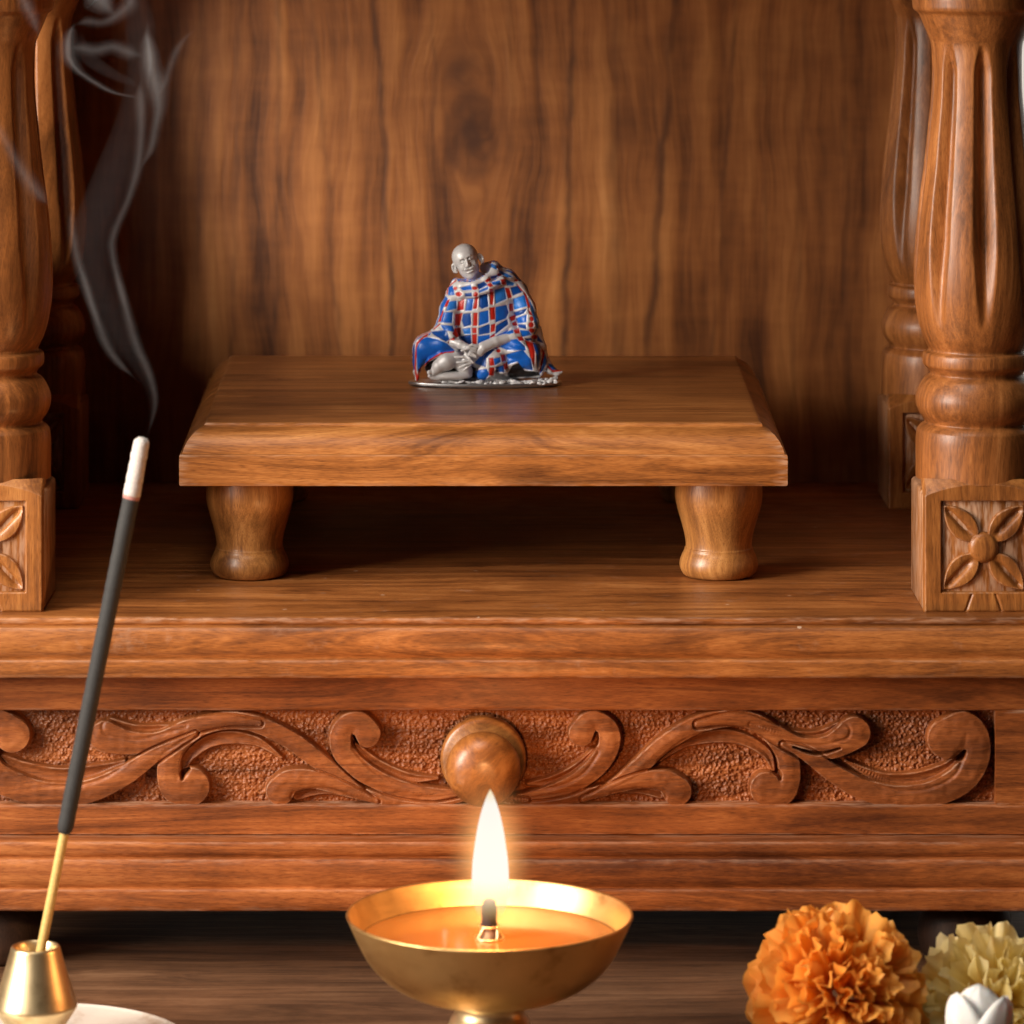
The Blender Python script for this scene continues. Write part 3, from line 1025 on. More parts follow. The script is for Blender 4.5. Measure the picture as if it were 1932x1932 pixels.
wisp([(262, 187, 2), (240, 182, 6), (213, 176, 6), (185, 162, 6), (160, 146, 6), (141, 131, 7), (128, 110, 9), (126, 85, 9), (130, 62, 6), (138, 45, 2)], 'dense', 7, -4, 1)
wisp([(262, 170, 4), (235, 155, 18), (205, 140, 22), (175, 120, 22), (152, 95, 18), (150, 60, 10)], 'thin', 8, 8, .7)
wisp([(128, 92, 2), (150, 92, 6), (180, 96, 7), (210, 90, 7), (240, 100, 8), (268, 108, 5)], 'mid', 9, 0, 1)
wisp([(136, 50, 1), (160, 42, 5), (190, 44, 5), (215, 32, 7), (240, 10, 9), (252, -20, 10)], 'mid', 10, 3, 1)
wisp([(150, -30, 12), (180, -5, 14), (200, 16, 9), (215, 30, 2)], 'mid', 11, 2, 1)
wisp([(190, -40, 14), (196, -10, 10), (200, 20, 1)], 'mid', 12, 6, .7)
wisp([(-30, 205, 5), (-5, 240, 6), (12, 268, 6), (32, 305, 7), (55, 340, 8), (78, 368, 7), (95, 388, 1)], 'mid', 13, -30, .8)
wisp([(30, -20, 8), (46, 8, 8), (62, 42, 6), (72, 75, 2)], 'mid', 14, -10, 1)

# ------------------------------------------------------------------ signed distance modelling
def surface_nets(f, org, h):
    s = f < 0
    nx, ny, nz = f.shape
    c = [s[dx:nx - 1 + dx, dy:ny - 1 + dy, dz:nz - 1 + dz] for dx in (0, 1) for dy in (0, 1) for dz in (0, 1)]
    cnt = sum(x.astype(np.int8) for x in c)
    act = (cnt > 0) & (cnt < 8)
    ids = np.full(act.shape, -1, dtype=np.int64)
    idx = np.argwhere(act)
    ids[act] = np.arange(len(idx))
    acc = np.zeros((len(idx), 3))
    num = np.zeros(len(idx))
    corners = [(a, b, d) for a in (0, 1) for b in (0, 1) for d in (0, 1)]
    for i in range(8):
        for j in range(i + 1, 8):
            a, b = np.array(corners[i]), np.array(corners[j])
            if np.abs(a - b).sum() != 1:
                continue
            fa = f[idx[:, 0] + a[0], idx[:, 1] + a[1], idx[:, 2] + a[2]]
            fb = f[idx[:, 0] + b[0], idx[:, 1] + b[1], idx[:, 2] + b[2]]
            m = (fa < 0) != (fb < 0)
            tt = np.where(m, fa / np.where(m, fa - fb, 1), 0)
            acc[m] += a + tt[m, None] * (b - a)
            num[m] += 1
    V = (idx + acc / num[:, None]) * h + np.array(org)
    quads = []
    for ax in range(3):
        sl0 = [slice(None)] * 3
        sl1 = [slice(None)] * 3
        sl0[ax] = slice(0, -1)
        sl1[ax] = slice(1, None)
        a, b = s[tuple(sl0)], s[tuple(sl1)]
        e = np.argwhere(a != b)
        o1, o2 = [i for i in range(3) if i != ax]
        ok = (e[:, o1] > 0) & (e[:, o2] > 0) & (e[:, o1] < f.shape[o1] - 1) & (e[:, o2] < f.shape[o2] - 1)
        e = e[ok]
        ins = a[e[:, 0], e[:, 1], e[:, 2]]
        q_ = []
        for d1, d2 in ((0, 0), (1, 0), (1, 1), (0, 1)):
            p_ = e.copy()
            p_[:, o1] -= d1
            p_[:, o2] -= d2
            q_.append(ids[p_[:, 0], p_[:, 1], p_[:, 2]])
        q_ = np.stack(q_, 1)
        flip = ins if ax != 1 else ~ins
        q_[~flip] = q_[~flip][:, ::-1]
        quads.append(q_)
    Fq = np.concatenate(quads)
    return V, Fq


class SDF:
    def __init__(s, lo, hi, h):
        s.lo, s.h = np.array(lo, float), h
        s.n = [int((b - a) / h) + 1 for a, b in zip(lo, hi)]
        s.ax = [lo[i] + h * np.arange(s.n[i]) for i in range(3)]
        s.f = np.full(s.n, 500.0, dtype=np.float32)

    def region(s, lo, hi):
        sl = []
        for i in range(3):
            a = max(0, int((lo[i] - s.lo[i]) / s.h))
            b = min(s.n[i], int((hi[i] - s.lo[i]) / s.h) + 2)
            sl.append(slice(a, max(a, b)))
        x = s.ax[0][sl[0]][:, None, None]
        y = s.ax[1][sl[1]][None, :, None]
        z = s.ax[2][sl[2]][None, None, :]
        return tuple(sl), x, y, z

    def apply(s, sl, d, k, sub=False):
        a = s.f[sl]
        d = d.astype(np.float32)
        if sub:
            h_ = np.clip(.5 - .5 * (a + d) / k, 0, 1)
            s.f[sl] = a * (1 - h_) + (-d) * h_ + k * h_ * (1 - h_)
        else:
            h_ = np.clip(.5 + .5 * (a - d) / k, 0, 1)
            s.f[sl] = a * (1 - h_) + d * h_ - k * h_ * (1 - h_)

    def cone(s, a, b, ra, rb, k=10, sub=False, sq=(1, 1, 1)):
        a, b = np.array(a, float), np.array(b, float)
        R = max(ra, rb) / min(sq) + k * 2 + s.h * 2
        sl, x, y, z = s.region(np.minimum(a, b) - R, np.maximum(a, b) + R)
        ba = b - a
        L2 = max((ba ** 2).sum(), 1e-6)
        hh = np.clip(((x - a[0]) * ba[0] + (y - a[1]) * ba[1] + (z - a[2]) * ba[2]) / L2, 0, 1)
        d = np.sqrt(((x - a[0] - hh * ba[0]) * sq[0]) ** 2 + ((y - a[1] - hh * ba[1]) * sq[1]) ** 2 + ((z - a[2] - hh * ba[2]) * sq[2]) ** 2) - (ra + (rb - ra) * hh)
        s.apply(sl, d, k, sub)

    def chain(s, pts, k=10, sub=False, sq=(1, 1, 1)):
        for (p, q_) in zip(pts[:-1], pts[1:]):
            s.cone(p[:3], q_[:3], p[3], q_[3], k, sub, sq)

    def ell(s, c, r, k=10, rot=0, sub=False):
        c, r = np.array(c, float), np.array(r, float)
        R = max(r) + k * 2 + s.h * 2
        sl, x, y, z = s.region(c - R, c + R)
        ca, sa = math.cos(rot), math.sin(rot)
        dx, dy, dz = x - c[0], y - c[1], z - c[2]
        X_, Z_ = dx * ca - dz * sa, dx * sa + dz * ca
        k0 = np.sqrt((X_ / r[0]) ** 2 + (dy / r[1]) ** 2 + (Z_ / r[2]) ** 2)
        k1 = np.sqrt((X_ / r[0] ** 2) ** 2 + (dy / r[1] ** 2) ** 2 + (Z_ / r[2] ** 2) ** 2)
        s.apply(sl, k0 * (k0 - 1) / np.maximum(k1, 1e-6), k, sub)

    def mesh(s):
        return surface_nets(s.f, s.lo, s.h)


# ------------------------------------------------------------------ seated figurine
# modelled in close-up pixels: x right, y = -t (t towards the viewer), z up, z(zy,t) = 1530 - zy + .126 t
FD = 1.12
fs = .18334 * FD


def fpnt(zx, zy, t_):
    return (zx, -t_, 1530 - zy + .126 * t_)


def fworld(V):
    V = np.asarray(V)
    return np.stack([(V[:, 0] * .18334 - 171.4) * FD, (FD - 1) * FP + V[:, 1] * fs, 318 + 46 * fs + V[:, 2] * fs], 1)


fig = thing('monk_figurine', 'silver figurine of a bald seated man wrapped in a blue and red chequered blanket', 'figurine', ((900 * .18334 - 171.4) * FD, (FD - 1) * FP, 318))


def A(zx, zy, t_, r):
    return fpnt(zx, zy, t_) + (r,)


B = SDF((170, -330, -12), (1790, 330, 1300), 5.5)
# torso and shoulders
B.ell(fpnt(950, 960, -30), (400, 215, 330), 60)
B.ell(fpnt(915, 740, 0), (315, 205, 260), 70)
B.ell(fpnt(1120, 640, -50), (190, 175, 230), 70)
B.cone(fpnt(690, 600, 30), fpnt(1150, 520, -20), 110, 120, 60)
# collar folds
B.chain([A(655, 520, 30, 45), A(720, 560, 110, 48), A(850, 555, 165, 46), A(960, 500, 150, 48), A(1040, 420, 70, 60), A(1040, 365, -30, 62), A(960, 370, -110, 60)], 26)
B.chain([A(1040, 380, -40, 60), A(1180, 480, -70, 90), A(1290, 600, -60, 90)], 40)
B.chain([A(600, 625, 60, 40), A(720, 640, 150, 40), A(860, 640, 195, 36), A(1000, 580, 190, 40), A(1120, 500, 130, 44)], 22)
# viewer's left arm and knee
B.chain([A(655, 640, 40, 92), A(590, 800, 90, 98), A(565, 940, 110, 92), A(600, 1060, 175, 66), A(645, 1110, 215, 48)], 34)
B.chain([A(520, 1010, 30, 60), A(360, 1160, 70, 108), A(340, 1185, 100, 104)], 40)
B.chain([A(330, 1180, 110, 108), A(520, 1140, 150, 95), A(640, 1180, 150, 60)], 40)
B.ell(fpnt(400, 1215, 125), (170, 95, 105), 30)
B.cone(fpnt(300, 1250, 110), fpnt(268, 1420, 120), 78, 34, 30)
B.chain([A(280, 1230, 110, 70), A(255, 1330, 120, 42), A(246, 1440, 125, 24), A(252, 1520, 125, 14)], 24)
B.chain([A(258, 1515, 140, 12), A(290, 1400, 190, 16), A(385, 1315, 215, 18), A(500, 1250, 225, 18), A(625, 1236, 215, 15)], 20)
# viewer's right arm and knee
B.chain([A(1270, 610, -20, 115), A(1360, 780, 20, 105), A(1400, 930, 60, 95), A(1370, 1050, 120, 78), A(1240, 1080, 190, 62), A(1120, 1110, 215, 50)], 36)
B.chain([A(1470, 1000, 0, 60), A(1500, 1200, 10, 75), A(1530, 1380, 10, 60)], 40)
B.chain([A(1140, 1190, 200, 62), A(1290, 1200, 190, 105), A(1400, 1260, 150, 128), A(1440, 1370, 120, 84)], 40)
# apron falling in front
B.chain([A(1060, 1180, 200, 60), A(1030, 1320, 235, 72), A(960, 1440, 245, 62), A(925, 1480, 245, 42)], 30, sq=(.8, 1.2, 1))
B.cone(fpnt(1100, 1300, 200), fpnt(1130, 1420, 215), 60, 40, 30)
# trailing hem on the right
B.chain([A(1555, 1300, 30, 48), A(1620, 1410, 40, 42), A(1690, 1450, 40, 24), A(1735, 1440, 40, 16)], 30)
B.chain([A(1560, 1250, 80, 30), A(1555, 1370, 100, 26), A(1520, 1455, 110, 18)], 22)
B.ell(fpnt(960, 1300, -70), (560, 165, 260), 40)
B.cone(fpnt(420, 1380, -40), fpnt(700, 1400, -60), 90, 120, 40)
B.chain([A(1180, 1420, 120, 60), A(1330, 1440, 100, 55), A(1480, 1440, 60, 60)], 40)
B.ell(fpnt(1300, 1320, 150), (175, 95, 85), 30)
B.cone(fpnt(560, 900, 80), fpnt(480, 1060, 90), 70, 80, 40)
# deep folds
for ch in ([A(1195, 960, 190, 16), A(1225, 880, 175, 22), A(1260, 830, 150, 12)],
           [A(1040, 1075, 250, 12), A(1180, 960, 215, 22), A(1240, 880, 170, 12)],
           [A(640, 1000, 215, 12), A(660, 1080, 240, 24), A(720, 1140, 250, 14)],
           [A(860, 1340, 310, 30), A(960, 1230, 290, 26), A(1040, 1170, 265, 12)],
           [A(1370, 1200, 290, 8), A(1230, 1175, 300, 12), A(1110, 1205, 285, 8)],
           [A(1490, 1180, 130, 12), A(1510, 1300, 130, 14), A(1500, 1400, 130, 10)],
           [A(640, 690, 200, 8), A(760, 705, 235, 10), A(880, 690, 240, 8)],
           [A(1000, 640, 235, 8), A(1100, 560, 190, 10), A(1180, 480, 110, 8)]):
    B.chain(ch, 22, sub=True)
# hollow under the raised knee, and head opening
B.ell(fpnt(400, 1450, 215), (135, 190, 118), 16, sub=True)
B.ell(fpnt(560, 1400, 250), (200, 110, 120), 16, sub=True)
B.ell(fpnt(900, 395, 20), (130, 130, 110), 20, sub=True)
B.cone(fpnt(1270, 1460, 300), fpnt(1400, 1500, 270), 80, 55, 14, sub=True)
bv, bf = B.mesh()


def vert_normals(V, F):
    a = V[F[:, 2]] - V[F[:, 0]]
    b = V[F[:, 3]] - V[F[:, 1]]
    n_ = np.cross(a, b)
    N = np.zeros_like(V)
    for k in range(4):
        np.add.at(N, F[:, k], n_)
    return N / np.maximum(np.linalg.norm(N, axis=1, keepdims=True), 1e-9)


bn = vert_normals(bv, bf)
# orient outward
if (bn * (bv - bv.mean(0))).sum() < 0:
    bn = -bn
    bf = bf[:, ::-1]
zx_ = bv[:, 0].copy()
zy_ = 1530 - bv[:, 2] - .126 * bv[:, 1]

BLUE = [
    ([(578, 562), (618, 560), (640, 648), (578, 652)], 1), ([(705, 578), (805, 552), (815, 595), (722, 600)], 1), ([(748, 637), (815, 630), (815, 662), (752, 664)], 0), ([(872, 548), (940, 516), (978, 548), (890, 592)], 0),
    ([(892, 608), (985, 568), (985, 590), (898, 624)], 1), ([(1010, 464), (1080, 446), (1062, 474), (1012, 482)], 0), ([(1022, 522), (1102, 506), (1110, 544), (1034, 545)], 1), ([(1168, 492), (1250, 528), (1240, 550), (1176, 548)], 2),
    ([(1216, 578), (1288, 558), (1330, 618), (1238, 654)], 0), ([(1052, 602), (1150, 572), (1170, 690), (1060, 738)], 2), ([(897, 662), (973, 640), (985, 768), (922, 790), (895, 770)], 0), ([(772, 692), (832, 690), (818, 808), (752, 810)], 1),
    ([(585, 722), (658, 712), (658, 790), (555, 812)], 2), ([(528, 832), (620, 830), (610, 938), (500, 928)], 1), ([(732, 846), (802, 840), (810, 958), (738, 974), (716, 912)], 0), ([(897, 830), (984, 812), (988, 930), (892, 963)], 1),
    ([(1062, 777), (1172, 756), (1190, 830), (1168, 888), (1062, 928)], 1), ([(1242, 692), (1358, 652), (1382, 764), (1252, 798)], 2), ([(1252, 830), (1380, 792), (1350, 838), (1266, 868)], 0), ([(1272, 892), (1378, 852), (1374, 928), (1292, 938)], 1),
    ([(1292, 952), (1368, 956), (1374, 998), (1302, 984)], 0), ([(722, 1000), (800, 990), (804, 1048), (742, 1048)], 2), ([(892, 990), (998, 952), (998, 1038), (892, 1058)], 0), ([(1068, 968), (1178, 902), (1188, 950), (1062, 1048)], 0),
    ([(702, 1078), (805, 1060), (810, 1155), (722, 1138)], 0), ([(882, 1075), (998, 1060), (998, 1098), (882, 1148)], 1), ([(502, 962), (618, 970), (638, 1028), (530, 1008)], 1), ([(402, 1030), (558, 1010), (585, 1108), (550, 1128), (430, 1060)], 0),
    ([(360, 1087), (470, 1110), (560, 1150), (640, 1220), (480, 1250), (370, 1330), (262, 1430), (247, 1200), (300, 1110)], 1), ([(205, 1200), (232, 1150), (226, 1420), (200, 1400)], 0), ([(1076, 1070), (1238, 988), (1240, 1038), (1072, 1098)], 1),
    ([(1312, 1016), (1398, 1020), (1424, 1058), (1332, 1078)], 1), ([(1102, 1130), (1278, 1106), (1358, 1180), (1365, 1218), (1180, 1213), (1096, 1180)], 1), ([(1172, 1262), (1338, 1217), (1418, 1310), (1438, 1418), (1330, 1400), (1285, 1330), (1185, 1360)], 1),
    ([(1042, 1306), (1104, 1292), (1110, 1338), (1052, 1368)], 1), ([(1066, 1392), (1138, 1372), (1148, 1438), (1072, 1438)], 0), ([(852, 1430), (968, 1412), (994, 1460), (950, 1518), (882, 1523), (852, 1480)], 1), ([(862, 1290), (998, 1202), (1048, 1212), (960, 1300), (958, 1388), (852, 1350)], 0),
    ([(1442, 1142), (1508, 1160), (1518, 1300), (1490, 1400), (1476, 1250)], 0), ([(1562, 1252), (1590, 1330), (1545, 1420), (1512, 1460), (1545, 1350)], 1), ([(1602, 1352), (1728, 1408), (1650, 1420), (1612, 1390)], 1), ([(1398, 690), (1445, 780), (1500, 990), (1478, 990), (1425, 800)], 2),
    ([(1012, 330), (1078, 350), (1068, 388), (1012, 360)], 2), ([(1092, 392), (1228, 460), (1180, 468), (1100, 420)], 2), ([(548, 665), (570, 690), (520, 790), (485, 890), (500, 750)], 1), ([(1488, 1062), (1548, 1140), (1490, 1120)], 0), ([(1362, 1100), (1430, 1098), (1430, 1112), (1380, 1118)], 0),
    ([(1000, 1120), (1085, 1212), (1040, 1195), (990, 1180)], 0),
]
RED = [
    [(955, 510), (1000, 472), (1010, 495), (975, 520)], [(972, 545), (1010, 530), (1034, 560), (1002, 570)], [(1116, 496), (1158, 490), (1165, 540), (1130, 542)], [(1002, 590), (1026, 590), (1040, 650), (1030, 750), (1006, 742)], [(1160, 580), (1198, 580), (1225, 670), (1190, 684)],
    [(858, 670), (880, 672), (866, 790), (830, 790)], [(682, 722), (738, 697), (730, 800), (666, 810)], [(560, 712), (590, 697), (560, 770), (536, 770)], [(512, 820), (526, 812), (500, 920), (474, 930)], [(650, 850), (720, 836), (692, 960), (642, 960)],
    [(836, 836), (874, 836), (870, 965), (830, 965)], [(1002, 786), (1050, 776), (1055, 900), (1010, 904)], [(1200, 742), (1234, 740), (1240, 810), (1206, 815)], [(1202, 880), (1268, 852), (1258, 900), (1220, 918)], [(1230, 940), (1268, 922), (1284, 960), (1240, 964)],
    [(1246, 1010), (1298, 992), (1305, 1044), (1262, 1044)], [(1286, 1086), (1330, 1080), (1350, 1120), (1302, 1120)], [(642, 996), (700, 986), (700, 1060), (660, 1088), (622, 1050)], [(590, 1110), (640, 1086), (655, 1110), (576, 1144)], [(822, 990), (864, 990), (864, 1040), (826, 1040)],
    [(822, 1060), (868, 1052), (864, 1150), (826, 1158)], [(1016, 960), (1055, 946), (1050, 1020), (1012, 1030)], [(1006, 1080), (1050, 1046), (1050, 1110), (1012, 1118)], [(1036, 1142), (1084, 1140), (1090, 1190), (1046, 1194)], [(1112, 1266), (1150, 1262), (1160, 1320), (1126, 1334)],
    [(996, 1302), (1035, 1297), (1044, 1370), (1002, 1374)], [(1142, 1360), (1175, 1347), (1185, 1400), (1152, 1414)], [(1002, 1396), (1045, 1396), (1040, 1474), (992, 1470)], [(1362, 1122), (1436, 1140), (1460, 1230), (1455, 1378), (1420, 1290), (1400, 1200)],
    [(312, 1080), (370, 1047), (360, 1075), (320, 1090)], [(1345, 612), (1375, 650), (1415, 770), (1397, 790), (1372, 700)], [(1282, 540), (1340, 610), (1320, 602), (1290, 562)], [(1396, 800), (1440, 858), (1410, 850)], [(1536, 1202), (1565, 1250), (1540, 1350), (1516, 1440), (1512, 1420), (1540, 1290)],
]
REDE = [(647, 583, 22, 18), (683, 642, 33, 22), (847, 583, 28, 18), (857, 645, 23, 25), (1100, 442, 24, 18), (1090, 1223, 22, 20), (1430, 897, 20, 26), (1425, 957, 27, 28), (1430, 1015, 28, 23), (1460, 1080, 32, 22), (1270, 500, 20, 12), (1010, 315, 14, 8), (1076, 362, 12, 16)]
REDL = [([(310, 1095), (255, 1150), (240, 1300), (236, 1400), (256, 1522)], 10), ([(258, 1510), (290, 1400), (390, 1312), (500, 1248), (632, 1236)], 12), ([(1600, 1385), (1650, 1432), (1735, 1422)], 10), ([(430, 1000), (490, 950)], 6), ([(600, 545), (570, 590), (566, 640)], 6), ([(655, 500), (600, 545)], 6)]


def polysd(poly, x, y):
    p_ = np.array(poly, float)
    d = np.full(x.shape, 1e9)
    ins = np.zeros(x.shape, bool)
    n_ = len(p_)
    for i in range(n_):
        a, b = p_[i], p_[(i + 1) % n_]
        e = b - a
        tt = np.clip(((x - a[0]) * e[0] + (y - a[1]) * e[1]) / (e ** 2).sum(), 0, 1)
        d = np.minimum(d, np.hypot(x - a[0] - tt * e[0], y - a[1] - tt * e[1]))
        cnd = ((a[1] > y) != (b[1] > y)) & (x < (b[0] - a[0]) * (y - a[1]) / (b[1] - a[1] + 1e-9) + a[0])
        ins ^= cnd
    return np.where(ins, -d, d)


front = -bn[:, 1]
COLS = {'s': (.84, .84, .86), 0: (.006, .085, .42), 1: (.008, .165, .76), 2: (.035, .27, .92), 'r': (.70, .028, .014)}
nv = len(bv)
csd = np.full(nv, 1e9)
ccol = np.zeros((nv, 3))
fr = front > -.12


def put(d, c):
    m = fr & (d < csd)
    csd[m] = d[m]
    ccol[m] = c


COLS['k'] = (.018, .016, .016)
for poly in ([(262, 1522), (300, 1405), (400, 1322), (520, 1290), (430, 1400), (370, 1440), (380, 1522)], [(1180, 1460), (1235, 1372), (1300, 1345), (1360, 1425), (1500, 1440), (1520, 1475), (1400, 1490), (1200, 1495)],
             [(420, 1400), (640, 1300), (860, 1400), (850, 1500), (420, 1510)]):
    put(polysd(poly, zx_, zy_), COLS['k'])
for poly, c_ in BLUE:
    m = np.array(poly)
    put(polysd(poly, zx_, zy_) - 3, COLS[c_])
for poly in RED:
    put(polysd(poly, zx_, zy_) - 3, COLS['r'])
for (cx, cy, rx, ry) in REDE:
    put((np.hypot((zx_ - cx) / rx, (zy_ - cy) / ry) - 1) * min(rx, ry), COLS['r'])
for pl, wd in REDL:
    d = np.full(nv, 1e9)
    for a, b in zip(pl[:-1], pl[1:]):
        a, b = np.array(a, float), np.array(b, float)
        e = b - a
        tt = np.clip(((zx_ - a[0]) * e[0] + (zy_ - a[1]) * e[1]) / (e ** 2).sum(), 0, 1)
        d = np.minimum(d, np.hypot(zx_ - a[0] - tt * e[0], zy_ - a[1] - tt * e[1]))
    put(d - wd, COLS['r'])
# the checks carry on round the back
bk = ~fr | ((front < .48) & (csd > 4))
ang = np.arctan2(bv[:, 0] - 950, bv[:, 1] + 20)
gu = (ang * 4.2) % 1.0
gv = ((bv[:, 2] + 30 * np.sin(ang * 3)) / 140.0) % 1.0
isr = (gu > .72)
d_b = np.maximum(np.abs(gu - .36) - .31, np.abs(gv - .5) - .42) * 120
d_r = np.maximum(np.abs(gu - .86) - .105, np.abs(gv - .5) - .42) * 120
csd[bk] = np.minimum(d_b, d_r)[bk]
ccol[bk] = np.where((d_b < d_r)[:, None], np.array(COLS[1]), np.array(COLS['r']))[bk]
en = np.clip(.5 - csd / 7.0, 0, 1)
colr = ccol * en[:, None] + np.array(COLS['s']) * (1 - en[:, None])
# relief: raised silver wires, domed enamel, slight hand-made unevenness
rel = 7.0 * (1 - sstep(-7, 3, -csd)) * (csd > -20) + 3.0 * sstep(4, 22, -csd)
rel += 1.2 * np.sin(zx_ * .045 + np.sin(zy_ * .03) * 1.5) * np.sin(zy_ * .038 + 1.3)
bv = bv + bn * rel[:, None]


def enamel_mat(name):
    t = NT(name)
    ca = t.n('ShaderNodeAttribute', attribute_name='paint')
    ea = t.n('ShaderNodeAttribute', attribute_name='enamel').outputs['Fac']
    tc = t.n('ShaderNodeTexCoord').outputs['Object']
    nn = t.noise(tc, 400.0, 3, .6)
    met = t.math('MULTIPLY_ADD', ea, -.12, .12)
    ro = t.math('ADD', t.math('MULTIPLY_ADD', ea, -.06, .38), t.math('MULTIPLY_ADD', nn, .2, -.1))
    cc = t.mix(1.0, ca.outputs['Color'], t.ramp(nn, [(.25, (.9, .9, .9)), (.6, (1, 1, 1))]).outputs[0], 'MULTIPLY')
    bp = t.n('ShaderNodeBump', {'Strength': .18, 'Distance': .0004, 'Height': nn}).outputs[0]
    pb = t.n('ShaderNodeBsdfPrincipled', {'Base Color': cc, 'Metallic': met, 'Roughness': ro, 'Coat Weight': t.math('MULTIPLY', ea, .15), 'Coat Roughness': .2, 'Normal': bp})
    t.t.links.new(pb.outputs[0], t.out.inputs[0])
    return t.m


def set_attr(o, colr, en):
    a = o.data.attributes.new('paint', 'FLOAT_COLOR', 'POINT')
    a.data.foreach_set('color', np.concatenate([colr, np.ones((len(colr), 1))], 1).astype(np.float32).ravel())
    b = o.data.attributes.new('enamel', 'FLOAT', 'POINT')
    b.data.foreach_set('value', en.astype(np.float32))


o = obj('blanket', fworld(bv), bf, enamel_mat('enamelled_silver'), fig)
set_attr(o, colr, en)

# head: local axes a (along the eye line), b (down the face), c (forwards)
hs = .36364
HO = (456.6 + 838 * hs, 35.1 + 720 * hs, 70.0)
th = math.radians(21)
G = SDF((230, -400, -14), (1790, 300, 1440), 4.2)


def hp(a, b, c):
    hx_ = a * math.cos(th) + b * math.sin(th)
    hy_ = -a * math.sin(th) + b * math.cos(th)
    return fpnt(HO[0] + hx_ * hs, HO[1] + hy_ * hs, HO[2] + c * hs * .95)


def he(a, b, c, ra, rb, rc, k=30, rot=0, sub=False):
    G.ell(hp(a, b, c), (ra * hs, rc * hs, rb * hs), k * hs, -th + rot, sub)


def hc(pts, k=20, sub=False):
    G.chain([hp(*p_[:3]) + (p_[3] * hs,) for p_ in pts], k * hs, sub)


he(0, -140, -50, 368, 352, 400)
he(-10, 170, 0, 300, 380, 300, 90)
he(-22, 440, 150, 130, 100, 110, 70)
hc([(-10, 430, -80, 190), (40, 640, -140, 180)], 60)
hc([(20, 600, -120, 190), (160, 760, -120, 240)], 60)
for s in (-1, 1):
    he(s * 160, 150, 205, 95, 85, 80, 60)
    hc([(s * 220, -72, 236, 24), (s * 120, -108, 312, 30), (s * 40, -112, 328, 26)], 34)
    he(s * 108, -28, 350, 78, 40, 62, 24, 0, True)
    he(s * 108, -24, 282, 52, 36, 46, 8)
    hc([(s * 165, -18, 312, 14), (s * 108, -30, 336, 17), (s * 55, -16, 328, 14)], 6, True)
    hc([(s * 168, 26, 290, 13), (s * 110, 42, 318, 14), (s * 58, 26, 318, 12)], 8, True)
    he(s * 400 + 8, 70, 0, 78, 150, 52, 20, s * -.16)
    he(s * 415 + 8, 55, 52, 46, 96, 40, 14, s * -.16, True)
    he(s * 372 + 8, 95, 40, 20, 40, 24, 10)
    hc([(s * 400 + 8, 160, 5, 30), (s * 385 + 8, 200, 10, 36)], 16)
hc([(0, -50, 318, 30), (-8, 50, 362, 34), (-18, 135, 400, 46)], 26)
for s in (-1, 1):
    he(s * 46 - 14, 152, 352, 36, 32, 40, 16)
    he(s * 95 - 12, 234, 285, 112, 42, 60, 24, -s * .10)
    hc([(s * 70 - 12, 130, 366, 17), (s * 150 - 12, 190, 326, 22), (s * 215 - 12, 295, 262, 18)], 12, True)
    hc([(s * 190, 60, 300, 6), (s * 250, 30, 250, 8), (s * 290, 20, 200, 5)], 8, True)
he(-14, 335, 285, 110, 32, 50, 18)
hc([(-210, 238, 264, 15), (-120, 290, 328, 20), (-14, 306, 350, 20), (95, 288, 330, 20), (186, 234, 272, 15)], 8, True)
hc([(-95, 385, 300, 13), (-14, 395, 325, 18), (75, 385, 303, 13)], 12, True)
for b_ in (-190, -240, -300):
    hc([(-170, b_ - 8, 330, 4), (0, b_, 372, 6), (160, b_ - 10, 332, 4)], 14, True)
# trunk inside the blanket
G.chain([A(880, 500, 10, 90), A(920, 760, -20, 110), A(940, 1000, -40, 110), A(930, 1250, -40, 120)], 30)
G.cone(fpnt(930, 1250, -40), fpnt(660, 1290, 140), 110, 60, 30)
G.cone(fpnt(1180, 930, 0), fpnt(1250, 1070, 170), 60, 46, 30)
G.cone(fpnt(950, 800, -20), fpnt(1180, 930, 0), 80, 60, 30)
G.cone(fpnt(600, 900, 60), fpnt(620, 1130, 195), 50, 40, 30)
G.cone(fpnt(900, 800, -20), fpnt(600, 900, 60), 80, 50, 30)
G.chain([A(930, 1330, -60, 130), A(1350, 1430, -60, 70), A(1480, 1460, -40, 50)], 30)

# hands, forearm, leg, toes and the lumpy silver ground
G.chain([A(1230, 1085, 205, 52), A(1060, 1130, 255, 54), A(930, 1190, 290, 58)], 16)
G.ell(fpnt(880, 1235, 300), (62, 34, 50), 22, .5)
for pts in ([(870, 1180, 315, 22), (820, 1165, 325, 17), (770, 1190, 335, 15)], [(850, 1205, 322, 22), (790, 1195, 338, 16), (715, 1222, 340, 13)],
            [(845, 1230, 322, 22), (800, 1240, 345, 15), (860, 1278, 350, 13)], [(850, 1255, 318, 22), (790, 1262, 340, 15), (868, 1290, 340, 12)]):
    G.chain([A(*p_) for p_ in pts], 5)
G.chain([A(620, 1130, 215, 44), A(700, 1160, 265, 42), A(760, 1190, 285, 42)], 16)
G.ell(fpnt(770, 1330, 285), (62, 34, 62), 18)
for pts in ([(800, 1295, 305, 16), (720, 1285, 318, 14), (648, 1290, 312, 13)], [(800, 1325, 308, 16), (735, 1335, 322, 14), (668, 1345, 316, 12)], [(805, 1350, 308, 15), (750, 1370, 318, 13), (692, 1395, 310, 12)],
            [(800, 1370, 305, 14), (770, 1395, 312, 12), (730, 1425, 305, 11)], [(750, 1270, 300, 18), (790, 1300, 330, 15), (830, 1345, 335, 13)], [(760, 1240, 295, 22), (770, 1290, 300, 26)]):
    G.chain([A(*p_) for p_ in pts], 5)
G.chain([A(640, 1290, 170, 75), A(560, 1330, 200, 92), A(480, 1380, 210, 66), A(430, 1440, 215, 44)], 26)
